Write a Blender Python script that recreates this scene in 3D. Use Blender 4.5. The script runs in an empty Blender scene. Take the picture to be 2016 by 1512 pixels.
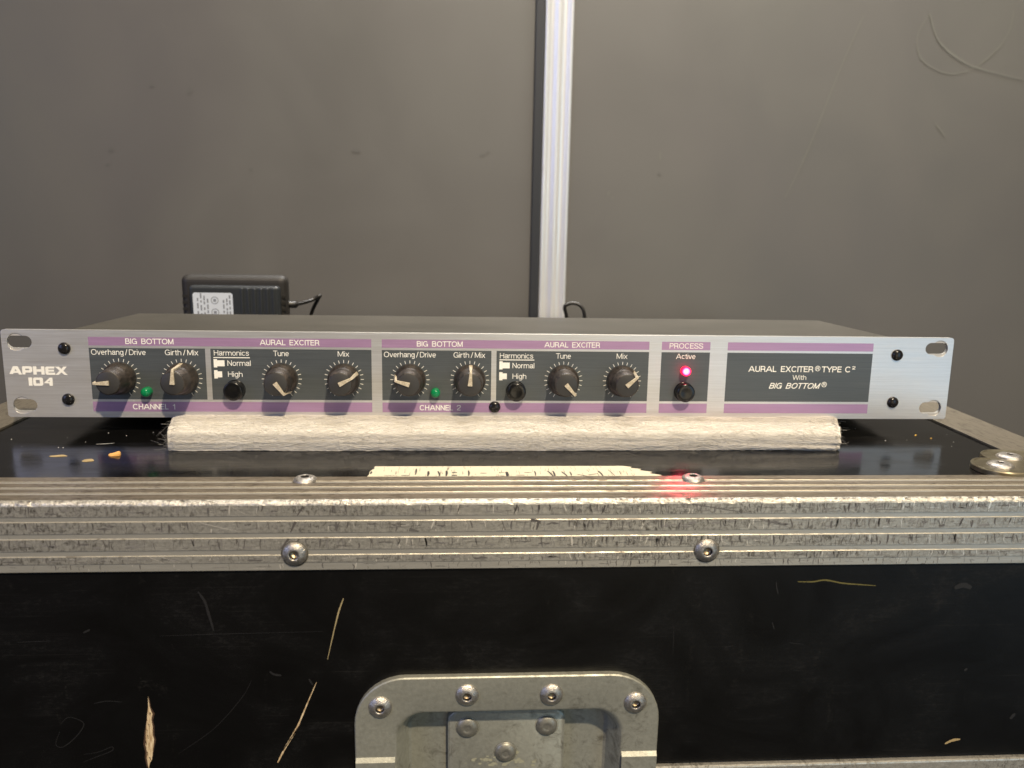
import bpy, bmesh, math, random
import numpy as np
from mathutils import Matrix, Vector
random.seed(7); rng = np.random.default_rng(7)
S = 0.001                                   # everything below is written in millimetres
sc = bpy.context.scene
COL = sc.collection
# ------------------------------------------------------------------ camera
cd = bpy.data.cameras.new('camera'); cam = bpy.data.objects.new('camera', cd); COL.objects.link(cam); sc.camera = cam
R3 = Matrix(((0.99801, 0.0629, -0.00463), (-0.06051, 0.97569, 0.21064), (0.01776, -0.20994, 0.97755)))
rt, fw, up = R3.col[0], R3.col[1], R3.col[2]
m = Matrix((rt, up, -fw)).transposed().to_4x4(); m.translation = Vector((0, -322.99, 120.20)) * S
cam.matrix_world = m
cd.sensor_width = 36; cd.lens = 28.116; cd.clip_start = 0.01; cd.clip_end = 50
cd.dof.use_dof = True; cd.dof.focus_distance = 0.392; cd.dof.aperture_fstop = 12.5
# ------------------------------------------------------------------ light
w = bpy.data.worlds.new('World'); sc.world = w; w.use_nodes = True
w.node_tree.nodes['Background'].inputs[0].default_value = (0.78, 0.74, 0.70, 1)
w.node_tree.nodes['Background'].inputs[1].default_value = 0.045
def area(name, loc, target, size, power, color, sy=None, shape='SQUARE'):
    l = bpy.data.lights.new(name, 'AREA'); l.energy = power; l.color = color; l.size = size; l.shape = shape
    if sy: l.shape = 'RECTANGLE'; l.size_y = sy
    o = bpy.data.objects.new(name, l); COL.objects.link(o); o.location = loc
    o.rotation_euler = (Vector(target) - Vector(loc)).to_track_quat('-Z', 'Y').to_euler()
    return o
area('ceiling_spot', (0.49, -1.50, 1.95), (0, 0.07, 0.03), 0.09, 82, (1.0, 0.83, 0.60), shape='DISK')
area('ceiling_panel', (0.15, -0.6, 2.3), (0.1, 0.1, 0), 1.6, 11, (1.0, 0.88, 0.74), sy=1.0)
wd_ = area('wall_downlight', (0.22, 0.44, 1.02), (0.22, 0.56, 0.0), 0.8, 8.5, (1.0, 0.97, 0.93), sy=0.12); wd_.data.spread = math.radians(75)
area('window_left', (-1.9, -1.3, 0.75), (0, 0.1, 0.02), 1.1, 13.0, (0.40, 0.52, 1.0), sy=1.2)
area('window_right', (1.50, -2.0, 0.15), (0.1, 0.07, 0.0), 0.9, 8.0, (0.42, 0.72, 1.0), sy=1.7)
area('warm_front_fill', (0.62, -2.3, -0.1), (0.05, 0.07, 0.0), 0.7, 4.4, (1.0, 0.84, 0.58), sy=1.2)  # unseen warm panel added in front to warm the middle of the faceplate
sc.view_settings.view_transform = 'Standard'; sc.view_settings.look = 'None'
sc.view_settings.exposure = 0.0; sc.view_settings.gamma = 1.0
sc.render.resolution_x = 1024; sc.render.resolution_y = 768
sc.render.engine = 'CYCLES'

# ------------------------------------------------------------------ materials
def mat(name, base=(0.5, 0.5, 0.5), rough=0.5, metal=0.0, emis=None, es=0.0, ior=1.5, coat=0.0, spec=None):
    M = bpy.data.materials.new(name); M.use_nodes = True
    b = M.node_tree.nodes['Principled BSDF']
    b.inputs['Base Color'].default_value = (*base, 1); b.inputs['Roughness'].default_value = rough
    b.inputs['Metallic'].default_value = metal; b.inputs['IOR'].default_value = ior
    b.inputs['Coat Weight'].default_value = coat
    if spec is not None: b.inputs['Specular IOR Level'].default_value = spec
    if emis: b.inputs['Emission Color'].default_value = (*emis, 1); b.inputs['Emission Strength'].default_value = es
    return M
class N:                                     # tiny node helper
    def __init__(s, M): s.t = M.node_tree; s.b = s.t.nodes['Principled BSDF']; s.c = s.t.nodes.new('ShaderNodeTexCoord')
    def n(s, kind, **kw):
        x = s.t.nodes.new('ShaderNode' + kind)
        for k, v in kw.items(): setattr(x, k, v)
        return x
    def l(s, a, b): s.t.links.new(a, b)
    def noise(s, scale, detail=4, rough=0.55, dist=0.0, off=0.0):      # scale: per mm on x,y,z
        mp = s.n('Mapping'); s.l(s.c.outputs['Object'], mp.inputs[0])
        mp.inputs['Scale'].default_value = [v * 1000 for v in scale]; mp.inputs['Location'].default_value = (off, off * .7, off * .3)
        x = s.n('TexNoise'); x.inputs['Scale'].default_value = 1; x.inputs['Detail'].default_value = detail
        x.inputs['Roughness'].default_value = rough; x.inputs['Distortion'].default_value = dist
        s.l(mp.outputs[0], x.inputs['Vector']); return x.outputs[0]
    def ramp(s, v, lo, hi, a=0.0, b=1.0):
        x = s.n('MapRange'); x.inputs[1].default_value = lo; x.inputs[2].default_value = hi
        x.inputs[3].default_value = a; x.inputs[4].default_value = b; s.l(v, x.inputs[0]); return x.outputs[0]
    def mul(s, a, b, op='MULTIPLY'):
        x = s.n('Math', operation=op)
        for i, v in enumerate((a, b)):
            if isinstance(v, (int, float)): x.inputs[i].default_value = v
            else: s.l(v, x.inputs[i])
        return x.outputs[0]
    def mix(s, f, a, b):
        x = s.n('Mix', data_type='RGBA')
        if isinstance(f, (int, float)): x.inputs[0].default_value = f
        else: s.l(f, x.inputs[0])
        for i, v in ((6, a), (7, b)):
            if isinstance(v, tuple): x.inputs[i].default_value = (*v, 1)
            else: s.l(v, x.inputs[i])
        return x.outputs[2]
    def bump(s, h, strength=0.3, dist=0.0002):
        x = s.n('Bump'); x.inputs['Strength'].default_value = strength; x.inputs['Distance'].default_value = dist
        s.l(h, x.inputs['Height']); s.l(x.outputs[0], s.b.inputs['Normal']); return x
    def col(s, v): s.l(v, s.b.inputs['Base Color'])
    def rgh(s, v): s.l(v, s.b.inputs['Roughness'])

def brushed(name, c1, c2, metal, r0, r1, fine=(0.012, 1, 9.0), bs=0.25, aniso=0.0):
    M = mat(name, c1, r0, metal); k = N(M)
    a = k.noise(fine, 5, 0.7); b = k.noise((0.05, 1, 1.6), 4, 0.6, off=5)
    f = k.mul(k.mul(a, 0.6), k.mul(b, 0.4), 'ADD')
    k.col(k.mix(k.ramp(f, 0.36, 0.64), c1, c2)); k.rgh(k.ramp(b, 0.3, 0.7, r0, r1)); k.bump(a, bs, 0.00006)
    if aniso:
        k.b.inputs['Anisotropic'].default_value = aniso
        tg = k.n('Tangent', direction_type='UV_MAP'); tg.uv_map = 'UVMap'; k.l(tg.outputs[0], k.b.inputs['Tangent'])
    return M
M_FACE = brushed('brushed_silver_aluminium', (0.62, 0.61, 0.60), (0.80, 0.80, 0.80), 0.66, 0.30, 0.40, aniso=0.6)
M_FEDGE = mat('cut_aluminium_edge', (0.70, 0.69, 0.66), 0.36, 0.7)
M_PURP = brushed('purple_ink_on_aluminium', (0.38, 0.235, 0.39), (0.46, 0.295, 0.48), 0.35, 0.36, 0.46, bs=0.15)
M_DARK = brushed('charcoal_ink_on_aluminium', (0.072, 0.083, 0.090), (0.104, 0.117, 0.125), 0.30, 0.38, 0.48, bs=0.15)
M_WHITE = mat('cream_screen_print', (0.88, 0.87, 0.80), 0.5)
M_KNOB = mat('dusty_black_knob_plastic', (0.02, 0.018, 0.016), 0.42); k = N(M_KNOB)
d1 = k.noise((0.45, 0.2, 0.45), 6, 0.7, 0.6); d2 = k.noise((2.5, 2.5, 2.5), 5, 0.75)
k.col(k.mix(k.ramp(k.mul(d1, d2), 0.20, 0.40), (0.016, 0.014, 0.012), (0.085, 0.066, 0.052)))
k.rgh(k.ramp(d1, 0.3, 0.7, 0.35, 0.62)); k.bump(d2, 0.25, 0.00008)
M_KTOP = mat('grey_black_knob_face', (0.035, 0.034, 0.033), 0.5); k = N(M_KTOP); k.bump(k.noise((5, 5, 5), 3), 0.2, 0.00004)
M_POINT = mat('aged_cream_pointer', (0.62, 0.56, 0.42), 0.5); k = N(M_POINT)
k.col(k.mix(k.ramp(k.noise((1.2, 1.2, 1.2), 5, 0.7), 0.4, 0.65), (0.44, 0.37, 0.26), (0.66, 0.60, 0.47)))
M_BTN = mat('glossy_black_button', (0.006, 0.006, 0.006), 0.22)
M_SCREW = mat('black_oxide_screw', (0.018, 0.017, 0.018), 0.22, 0.35)
M_GREEN = mat('green_led_lens', (0.004, 0.21, 0.075), 0.12); M_GREEN.node_tree.nodes['Principled BSDF'].inputs['Subsurface Weight'].default_value = 0.0
M_RED = mat('lit_red_led_lens', (0.6, 0.01, 0.04), 0.15, 0, (1.0, 0.030, 0.10), 5.0); k = N(M_RED)
lw = k.n('LayerWeight'); lw.inputs[0].default_value = 0.5
k.l(k.ramp(lw.outputs['Facing'], 0.0, 0.6, 15.0, 1.6), k.b.inputs['Emission Strength'])
k.l(k.mix(k.ramp(lw.outputs['Facing'], 0.02, 0.30), (1.0, 0.085, 0.16), (1.0, 0.012, 0.065)), k.b.inputs['Emission Color'])
M_CHAS = mat('brown_grey_chassis_paint', (0.12, 0.105, 0.082), 0.5); k = N(M_CHAS)
k.col(k.mix(k.ramp(k.noise((0.02, 0.03, 0.03), 5), 0.35, 0.65), (0.046, 0.042, 0.032), (0.066, 0.060, 0.047)))
k.bump(k.noise((3.5, 3.5, 3.5), 3), 0.35, 0.00012)

M_LAM = mat('gloss_black_laminate', (0.006, 0.006, 0.006), 0.14); k = N(M_LAM)
s1 = k.noise((0.02, 0.03, 0.02), 6, 0.6, 0.8); s2 = k.noise((0.10, 1.1, 1.1), 5, 0.7); s3 = k.noise((0.9, 0.9, 0.9), 5, 0.8)
k.col(k.mix(k.ramp(k.mul(s1, s3), 0.30, 0.46), (0.0045, 0.0045, 0.0045), (0.016, 0.015, 0.014)))
s4 = k.noise((0.012, 0.16, 0.02), 6, 0.7, 1.4, off=12)
k.rgh(k.ramp(k.mul(s1, s4), 0.14, 0.36, 0.08, 0.24)); k.bump(s2, 0.14, 0.00010); k.b.inputs['Specular IOR Level'].default_value = 0.36
M_LAMF = mat('scuffed_black_laminate_front', (0.006, 0.006, 0.006), 0.33, spec=0.34); k = N(M_LAMF)
s1 = k.noise((0.016, 0.03, 0.022), 6, 0.62, 1.2, off=3); s2 = k.noise((0.06, 1.0, 0.9), 5, 0.7); s3 = k.noise((0.35, 0.35, 0.8), 6, 0.8, 0.5, off=9)
k.col(k.mix(k.ramp(k.mul(s1, s3), 0.29, 0.45), (0.0028, 0.0026, 0.0024), (0.013, 0.0125, 0.012)))
base_ = k.mix(k.ramp(k.mul(s1, s3), 0.29, 0.45), (0.0028, 0.0026, 0.0024), (0.013, 0.0125, 0.012))
hl = k.noise((0.010, 0.5, 2.6), 5, 0.75, 0.05, off=17); vl = k.noise((0.05, 0.5, 0.02), 6, 0.8, 0.8, off=21)
k.col(k.mix(k.mul(k.ramp(hl, 0.60, 0.72), k.ramp(s1, 0.45, 0.62)), k.mix(k.mul(k.ramp(vl, 0.60, 0.74), k.ramp(s3, 0.48, 0.6)), base_, (0.020, 0.019, 0.017)), (0.030, 0.029, 0.027)))
k.rgh(k.ramp(s1, 0.3, 0.7, 0.30, 0.5)); k.bump(s2, 0.18, 0.00012)

def alu(name, c_dark, c_mid, c_light, metal, r0, r1, sc1, sc2, th=(0.42, 0.58), bs=0.3):
    M = mat(name, c_mid, r0, metal); k = N(M)
    a = k.noise(sc1, 6, 0.72, 0.7); b = k.noise(sc2, 6, 0.7, 0.4, off=4); c = k.noise((0.02, 0.02, 0.02), 4, 0.6, off=8)
    base = k.mix(k.ramp(b, 0.35, 0.68), c_mid, c_light)
    msk = k.mul(k.ramp(a, th[0], th[1]), k.ramp(c, 0.38, 0.58, 0.25, 1.0))
    k.col(k.mix(msk, base, c_dark)); k.rgh(k.ramp(a, 0.35, 0.65, r0, r1)); k.bump(k.mul(a, b, 'ADD'), bs, 0.00022); return M
M_RAILF = alu('scuffed_rail_aluminium', (0.11, 0.100, 0.082), (0.385, 0.37, 0.325), (0.60, 0.58, 0.515), 0.62, 0.32, 0.54, (0.62, 0.3, 0.42), (0.34, 0.9, 0.9), (0.48, 0.63))
M_RAILT = alu('weathered_rail_top_aluminium', (0.095, 0.076, 0.053), (0.225, 0.190, 0.140), (0.31, 0.265, 0.20), 0.62, 0.34, 0.48, (0.16, 0.5, 0.3), (0.07, 1.4, 0.9), (0.46, 0.64), 0.25)
M_GROOVE = alu('clean_groove_aluminium', (0.34, 0.325, 0.28), (0.48, 0.465, 0.41), (0.56, 0.545, 0.49), 0.6, 0.34, 0.42, (0.2, 0.4, 0.4), (0.04, 0.8, 0.8), (0.56, 0.7), 0.12)
M_BRIGHT = alu('rubbed_bright_edge', (0.27, 0.25, 0.21), (0.66, 0.62, 0.53), (0.86, 0.83, 0.74), 0.7, 0.30, 0.45, (0.8, 0.8, 0.8), (1.1, 1.1, 1.1), (0.47, 0.60), 1.0)
M_LINE = alu('rubbed_lit_groove_edge', (0.20, 0.17, 0.13), (0.52, 0.485, 0.40), (0.66, 0.62, 0.52), 0.65, 0.32, 0.45, (0.12, 0.5, 0.5), (0.5, 0.9, 0.9), (0.54, 0.62), 0.3)  # rubbed edges; the light they catch is also put into the paler colour
M_RAILS = alu('weathered_side_rail_aluminium', (0.06, 0.05, 0.036), (0.115, 0.10, 0.074), (0.16, 0.14, 0.105), 0.3, 0.50, 0.62, (0.35, 0.10, 0.3), (0.9, 0.05, 0.9), (0.52, 0.66), 0.2)
M_RIVET = alu('dented_rivet_steel', (0.10, 0.085, 0.07), (0.40, 0.375, 0.335), (0.62, 0.59, 0.54), 0.85, 0.26, 0.44, (0.6, 0.6, 0.6), (0.7, 0.7, 0.7), (0.55, 0.68), 1.0)
M_RIVETH = mat('rivet_mandrel_end', (0.55, 0.42, 0.26), 0.4, 0.6)
M_DRK = mat('dark_hole', (0.008, 0.007, 0.006), 0.7)
M_DISH = alu('zinc_plated_dish', (0.16, 0.155, 0.125), (0.34, 0.342, 0.29), (0.43, 0.432, 0.37), 0.55, 0.42, 0.56, (0.12, 0.12, 0.12), (0.5, 0.5, 0.5), (0.50, 0.68), 0.35)
M_DISHR = alu('dull_zinc_rivet', (0.10, 0.095, 0.08), (0.24, 0.235, 0.20), (0.32, 0.31, 0.27), 0.6, 0.36, 0.5, (0.3, 0.3, 0.3), (0.5, 0.5, 0.5), (0.55, 0.68), 0.5)
M_BRACE = alu('yellowed_brace_steel', (0.11, 0.09, 0.05), (0.235, 0.205, 0.135), (0.33, 0.295, 0.21), 0.85, 0.28, 0.40, (0.1, 0.1, 0.1), (0.3, 0.3, 0.3), (0.55, 0.7), 0.3)
M_SCUFF = mat('dark_scuff', (0.115, 0.105, 0.098), 0.5, 0.3)
M_LSCR = mat('bright_scratch', (0.85, 0.81, 0.72), 0.35, 0.6)
M_WOOD = mat('bare_wood', (0.72, 0.50, 0.26), 0.7); k = N(M_WOOD)
k.col(k.mix(k.ramp(k.noise((1.6, 1, 0.25), 5, 0.7), 0.38, 0.62), (0.42, 0.28, 0.14), (0.78, 0.63, 0.40)))
M_SPLIN = mat('dark_torn_wood', (0.06, 0.03, 0.015), 0.8)
M_CHALKB = mat('faint_grey_scuff', (0.0125, 0.012, 0.012), 0.55)
M_YEL = mat('yellow_pencil_scratch', (0.12, 0.105, 0.03), 0.7)
M_TAPE = mat('worn_cream_tape', (0.75, 0.68, 0.50), 0.55); k = N(M_TAPE)
a = k.noise((0.9, 0.10, 1), 5, 0.8, 0.3); b = k.noise((2.2, 1.0, 1), 4, 0.8, off=5)
k.col(k.mix(k.ramp(k.mul(a, b), 0.34, 0.42), (0.66, 0.60, 0.44), (0.16, 0.13, 0.09))); k.bump(b, 0.3, 0.0001)
M_INK = mat('black_marker_ink', (0.03, 0.025, 0.022), 0.5)
M_WAD = mat('white_polyester_wadding', (0.80, 0.775, 0.71), 0.9); k = N(M_WAD)
a = k.noise((0.045, 0.9, 1.1), 6, 0.7, 0.15); b = k.noise((0.9, 3.2, 3.2), 4, 0.75, 0.2, off=3)
k.col(k.mix(k.ramp(k.mul(a, b), 0.16, 0.36), (0.60, 0.57, 0.50), (0.75, 0.72, 0.655))); k.bump(k.mul(a, b, 'ADD'), 0.5, 0.0004)
M_FIB = mat('wadding_fibre', (0.84, 0.81, 0.745), 0.6)
M_ADP = mat('black_adapter_plastic', (0.030, 0.034, 0.038), 0.34); k = N(M_ADP); k.bump(k.noise((2.5, 2.5, 2.5), 3), 0.2, 0.0001)
M_ADPB = mat('matt_black_adapter_shell', (0.022, 0.020, 0.018), 0.55)
M_STICK = mat('pale_rating_sticker', (0.62, 0.68, 0.76), 0.45)
M_SPR = mat('grey_sticker_print', (0.22, 0.24, 0.28), 0.6)
M_CBL = mat('black_cable_rubber', (0.012, 0.011, 0.010), 0.45)
M_WALL = mat('dark_grey_wall_laminate', (0.15, 0.145, 0.14), 0.5, spec=0.35); k = N(M_WALL)
a = k.noise((0.007, 0.007, 0.006), 5, 0.55, 0.5); b = k.noise((0.9, 0.9, 0.9), 3, 0.6); c = k.noise((0.0035, 0.0035, 0.003), 3, 0.5, 0.3, off=6)
k.col(k.mix(k.ramp(c, 0.35, 0.65, 0.0, 0.45), k.mix(k.ramp(a, 0.35, 0.65), (0.099, 0.096, 0.087), (0.112, 0.109, 0.098)), (0.111, 0.103, 0.098)))
k.bump(b, 0.12, 0.0002); k.rgh(k.ramp(a, 0.35, 0.65, 0.44, 0.56))
M_POST = mat('satin_aluminium_extrusion', (0.80, 0.795, 0.775), 0.27, 0.6); k = N(M_POST)
k.rgh(k.ramp(k.noise((0.3, 0.3, 0.004), 4), 0.3, 0.7, 0.27, 0.36))
M_STRIP = mat('black_gap_strip', (0.012, 0.014, 0.018), 0.6)
M_CHALK = mat('chalk_smear', (0.128, 0.128, 0.110), 0.8)
M_SMUDGE = mat('dull_smudge', (0.090, 0.087, 0.079), 0.6)
M_FLAKE = mat('wood_flake', (0.80, 0.42, 0.12), 0.6)
M_FLAKE2 = mat('dull_wood_sliver', (0.36, 0.27, 0.13), 0.7)
M_DUST = mat('white_dust', (0.42, 0.42, 0.40), 0.6)

# ------------------------------------------------------------------ helpers
def link(o, parent=None):
    COL.objects.link(o)
    if parent is not None: o.parent = parent
    return o
def mk(name, v, f, mats, parent=None, smooth=False, mi=None, label=None):
    me = bpy.data.meshes.new(name); me.from_pydata([(a * S, b * S, c * S) for a, b, c in v], [], f)
    for x in (mats if isinstance(mats, (list, tuple)) else [mats]): me.materials.append(x)
    if mi is not None: me.polygons.foreach_set('material_index', mi)
    if smooth: me.polygons.foreach_set('use_smooth', [True] * len(me.polygons))
    me.update(); o = link(bpy.data.objects.new(name, me), parent)
    if label: o['label'] = label
    return o
def from_bm(name, bm, mats, parent=None, smooth=False, label=None):
    me = bpy.data.meshes.new(name); bmesh.ops.recalc_face_normals(bm, faces=bm.faces); bm.to_mesh(me); bm.free()
    for x in (mats if isinstance(mats, (list, tuple)) else [mats]): me.materials.append(x)
    if smooth: me.polygons.foreach_set('use_smooth', [True] * len(me.polygons))
    o = link(bpy.data.objects.new(name, me), parent)
    if label: o['label'] = label
    return o
def add_box(bm, x0, x1, y0, y1, z0, z1, bev=0.0, seg=2, mi=0):
    r = bmesh.ops.create_cube(bm, size=1.0)
    for v in r['verts']:
        v.co = Vector(((x0 + x1) / 2 + v.co.x * (x1 - x0), (y0 + y1) / 2 + v.co.y * (y1 - y0), (z0 + z1) / 2 + v.co.z * (z1 - z0))) * S
    fs = list({f for v in r['verts'] for f in v.link_faces})
    for f in fs: f.material_index = mi
    if bev: bmesh.ops.bevel(bm, geom=list({e for f in fs for e in f.edges}), offset=bev * S, segments=seg, affect='EDGES', profile=0.5)
def box(name, x0, x1, y0, y1, z0, z1, mat_, parent=None, bev=0.0, seg=2, label=None, smooth=False):
    bm = bmesh.new(); add_box(bm, x0, x1, y0, y1, z0, z1, bev, seg); return from_bm(name, bm, mat_, parent, smooth, label)
def empty(name, loc=(0, 0, 0), label=None, cat=None, group=None, parent=None):
    o = bpy.data.objects.new(name, None); link(o, parent); o.location = Vector(loc) * S; o.empty_display_size = 0.02
    if label: o['label'] = label
    if cat: o['category'] = cat
    if group: o['group'] = group
    return o
def tag(o, label, cat, group=None):
    o['label'] = label; o['category'] = cat
    if group: o['group'] = group
    return o
def rrect(x0, x1, z0, z1, r, n=6, rb=None):           # rounded rectangle, counter-clockwise seen from the front
    rb = r if rb is None else rb; p = []
    for cx, cz, a0, q in ((x1 - r, z1 - r, 0, r), (x0 + r, z1 - r, 90, r), (x0 + rb, z0 + rb, 180, rb), (x1 - rb, z0 + rb, 270, rb)):
        for i in range(n + 1):
            t = math.radians(a0 + 90 * i / n); p.append((cx + q * math.cos(t), cz + q * math.sin(t)))
    return p
def lathe_geo(prof, n=32, jitter=0.0, mis=None):       # prof: (radius, y), axis along y, returns verts, faces, material ids
    v = []; f = []; mi = []
    for r, y in prof:
        for i in range(n):
            t = 2 * math.pi * i / n; j = 1 + (random.uniform(-jitter, jitter) if jitter else 0)
            v.append((r * j * math.cos(t), y + (random.uniform(-jitter, jitter) if jitter else 0), r * j * math.sin(t)))
    for a in range(len(prof) - 1):
        for i in range(n):
            k_ = (i + 1) % n; f.append((a * n + i, a * n + k_, (a + 1) * n + k_, (a + 1) * n + i)); mi.append(mis[a] if mis else 0)
    f.append(tuple((len(prof) - 1) * n + i for i in range(n))); mi.append(mis[-1] if mis else 0)
    return v, f, mi
def xf(v, o=(0, 0, 0), top=False):                     # move; top=True turns an object facing the front into one facing up
    return [((a + o[0], -c + o[1], -b + o[2]) if top else (a + o[0], b + o[1], c + o[2])) for a, b, c in v]
def ribbon(pts, widths, y, axis='y', lift=0.0):        # flat tapered stroke in the plane y=const (or z=const)
    v = []; n = len(pts)
    for i, (a, b) in enumerate(pts):
        p = pts[max(i - 1, 0)]; q = pts[min(i + 1, n - 1)]; dx, dz = q[0] - p[0], q[1] - p[1]; L = math.hypot(dx, dz) or 1
        nx, nz = -dz / L * widths[i] / 2, dx / L * widths[i] / 2
        for s in (1, -1): v.append((a + s * nx, y, b + s * nz) if axis == 'y' else (a + s * nx, b + s * nz, y))
    return v, [(2 * i, 2 * i + 1, 2 * i + 3, 2 * i + 2) for i in range(n - 1)]
def smooth_path(pts, n=6):                             # Catmull-Rom
    P = [Vector(p) for p in pts]; out = []
    for i in range(len(P) - 1):
        a, b, c, d = P[max(i - 1, 0)], P[i], P[i + 1], P[min(i + 2, len(P) - 1)]
        for j in range(n):
            t = j / n; out.append(tuple(0.5 * ((2 * b) + (c - a) * t + (2 * a - 5 * b + 4 * c - d) * t * t + (-a + 3 * b - 3 * c + d) * t ** 3)))
    out.append(tuple(P[-1])); return out
def tube(pts, rad, n=10):
    v = []; f = []; P = [Vector(p) for p in pts]
    for i, p in enumerate(P):
        d = (P[min(i + 1, len(P) - 1)] - P[max(i - 1, 0)]).normalized(); q = d.to_track_quat('Z', 'Y'); r = rad[i] if isinstance(rad, list) else rad
        for j in range(n):
            t = 2 * math.pi * j / n; v.append(tuple(p + q @ Vector((r * math.cos(t), r * math.sin(t), 0))))
    for i in range(len(P) - 1):
        for j in range(n): k_ = (j + 1) % n; f.append((i * n + j, i * n + k_, (i + 1) * n + k_, (i + 1) * n + j))
    f.append(tuple(range(n))[::-1]); f.append(tuple((len(P) - 1) * n + j for j in range(n))); return v, f
class Bag:                                             # collects pieces into one mesh
    def __init__(s): s.v = []; s.f = []; s.m = []
    def add(s, v, f, mi=0):
        o = len(s.v); s.v += list(v); s.f += [tuple(i + o for i in q) for q in f]; s.m += (list(mi) if isinstance(mi, (list, tuple)) else [mi] * len(f))
    def build(s, name, mats, parent=None, smooth=False, label=None): return mk(name, s.v, s.f, mats, parent, smooth, s.m, label)

# ------------------------------------------------------------------ walls and post behind
WY = 600
wl = box('wall_panel', -1500, 77.6, WY, WY + 18, -700, 1250, M_WALL); tag(wl, 'dark grey wall panel left of the silver post, behind the adapter', 'wall panel')
wr = box('wall_panel', 119.5, 1900, WY, WY + 18, -700, 1250, M_WALL); tag(wr, 'dark grey wall panel right of the silver post, with faint chalk loops', 'wall panel')
def chalk(pts, ws, par):
    p = smooth_path([(a, 0, b) for a, b in pts], 8); n = len(p)
    v, f = ribbon([(a, c) for a, _, c in p], [ws * (0.6 + 0.5 * math.sin(math.pi * i / (n - 1))) * random.uniform(0.75, 1.2) for i in range(n)], WY - ws / 5)
    mk('chalk_mark', v, f, M_CHALK, par)
chalk([(515.3, 343.7), (526.2, 320.3), (540.4, 306.7), (564.2, 293.4), (587.1, 286.7), (635.3, 277.2)], 2.1, wr)
chalk([(515.0, 342.9), (505.5, 323.9), (506.2, 307.3), (515.7, 293.1), (540.7, 282.5), (559.4, 283.0), (580.1, 292.2), (599.6, 310.0), (610.4, 331.3), (611.3, 350.1)], 1.3, wr)
chalk([(440.6, 339.5), (425.0, 296.9), (413.9, 264.5), (398.4, 215.1), (384.4, 175.8), (369.7, 141.7)], 1.2, wr)
chalk([(537, 228), (545, 220), (551, 214)], 1.4, wr)
def smudge(x, z, r, rz, light=False):
    n = 14; pts = [(x + r * random.uniform(.7, 1.15) * math.cos(2 * math.pi * i / n), WY - .25, z + rz * random.uniform(.7, 1.15) * math.sin(2 * math.pi * i / n)) for i in range(n)]
    mk('smudge', pts, [tuple(range(n))], M_CHALK if light else M_SMUDGE, wl if x < 77 else wr)
for x, z, r, rz, lt in ((-379, 179, 2.6, 2.8, 0), (-384, 163, 2.4, 1.6, 0), (-292, 242, 3.0, 4, 0), (-331, 246, 2.6, 2, 0), (-232, 161, 2, 1.6, 0), (21, 182, 3.2, 1.4, 0), (28, 185, 2.4, 1.2, 0), (-20, 10, 1.6, 1.3, 0), (222, 166, 2.4, 1.8, 0), (-117, 184, 5, 3, 0), (165, 143, 1.0, 2.4, 1), (170, 138, .7, 1.5, 1), (222, 185, .8, 6, 1)):
    smudge(x, z, r, rz, lt)
sl = box('dark_strip', 77.8, 87.9, WY - 4, WY + 12, -700, 1250, M_STRIP, bev=1); tag(sl, 'black strip running down the left edge of the silver post', 'infill')  # black strip filling the gap between wall panel and post
prof = [(88, 10), (88, -1), (88.6, -3.4), (90.0, -4.6), (91.9, -4.6), (93.2, -3.2), (94.4, -1.4), (96.8, -0.9), (99.3, -1.4), (100.6, -3.0), (101.8, -4.4), (103.4, -4.8), (105.0, -4.4),
        (106.1, -3.0), (107.6, -1.2), (110.8, -0.6), (113.6, -1.0), (114.7, -2.6), (115.4, -4.2), (116.8, -4.8), (118.3, -4.6), (119.1, -3.4), (119.3, -1), (119.3, 10)]
v = [(x, WY + (y * 0.7 if y < 5 else y), z) for z in (-700, 1250) for x, y in prof]; n = len(prof)
po = mk('aluminium_post', v, [(i, i + 1, n + i + 1, n + i) for i in range(n - 1)], M_POST, smooth=True)
tag(po, 'upright ribbed silver aluminium post between the two grey wall panels', 'post')

# ------------------------------------------------------------------ flight case
case = empty('flight_case', (0, 0, 0), 'black laminate flight case with scuffed aluminium edging, under the rack unit', 'flight case')
XL, XR, DY, W_, HF, LZ = -283.0, 322.0, 565.0, 31.7, 31.5, -1.2
lid = box('lid_panel', XL + 6, XR - 6, 6, DY - 6, -8, LZ, M_LAM, case)
fp = box('front_panel', XL + 6, XR - 6, 1.5, 9, -131, -2, M_LAMF, case)
for nm, x0, x1, y0, y1 in (('side_panel', XL + 1.5, XL + 9, 9.2, DY - 9), ('side_panel', XR - 9, XR - 1.5, 9.2, DY - 9), ('rear_panel', XL + 6, XR - 6, DY - 9, DY - 1.5)):
    box(nm, x0, x1, y0, y1, -131, -2.2, M_LAMF, case)
box('lower_body', XL + 1.5, XR - 1.5, 1.5, DY - 1.5, -420, -134, M_LAMF, case)
def rail_profile(gt, gf, HT, HB):                      # (outward distance from the outer faces) path: top inner edge -> corner -> front bottom edge
    p = [(HT, -1.4, 0), (HT, -0.25, 1), (HT - 0.25, 0, 0)]
    for a, b in gt:                                    # grooves on the top flange, a > b
        p += [(a, 0, 1), (a - 0.10, -0.14, 0), (a - 0.12, -0.32, 2), (b, -0.32, 2), (b, -0.15, 0), (b - 0.1, 0, 0)]
    p += [(2.0, 0.0, 3), (1.15, -0.22, 3), (0.45, -0.65, 3), (0.12, -1.25, 3), (0, -2.0, 0)]
    for a, b in gf:
        p += [(0.0, a, 4), (0.05, a - 0.06, 4), (0.27, a - 0.1, 2), (0.27, b + 0.15, 1), (0.14, b + 0.02, 1), (0.0, b - 0.10, 0)]
    p += [(0.0, -27.8, 4), (0.25, -28.0, 2), (0.25, -HB + 0.2, 4), (0.5, -HB, 4), (1.6, -HB, 4)]
    return p
mid = {0: 0, 1: 1, 2: 2, 3: 1, 4: 4}
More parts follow.
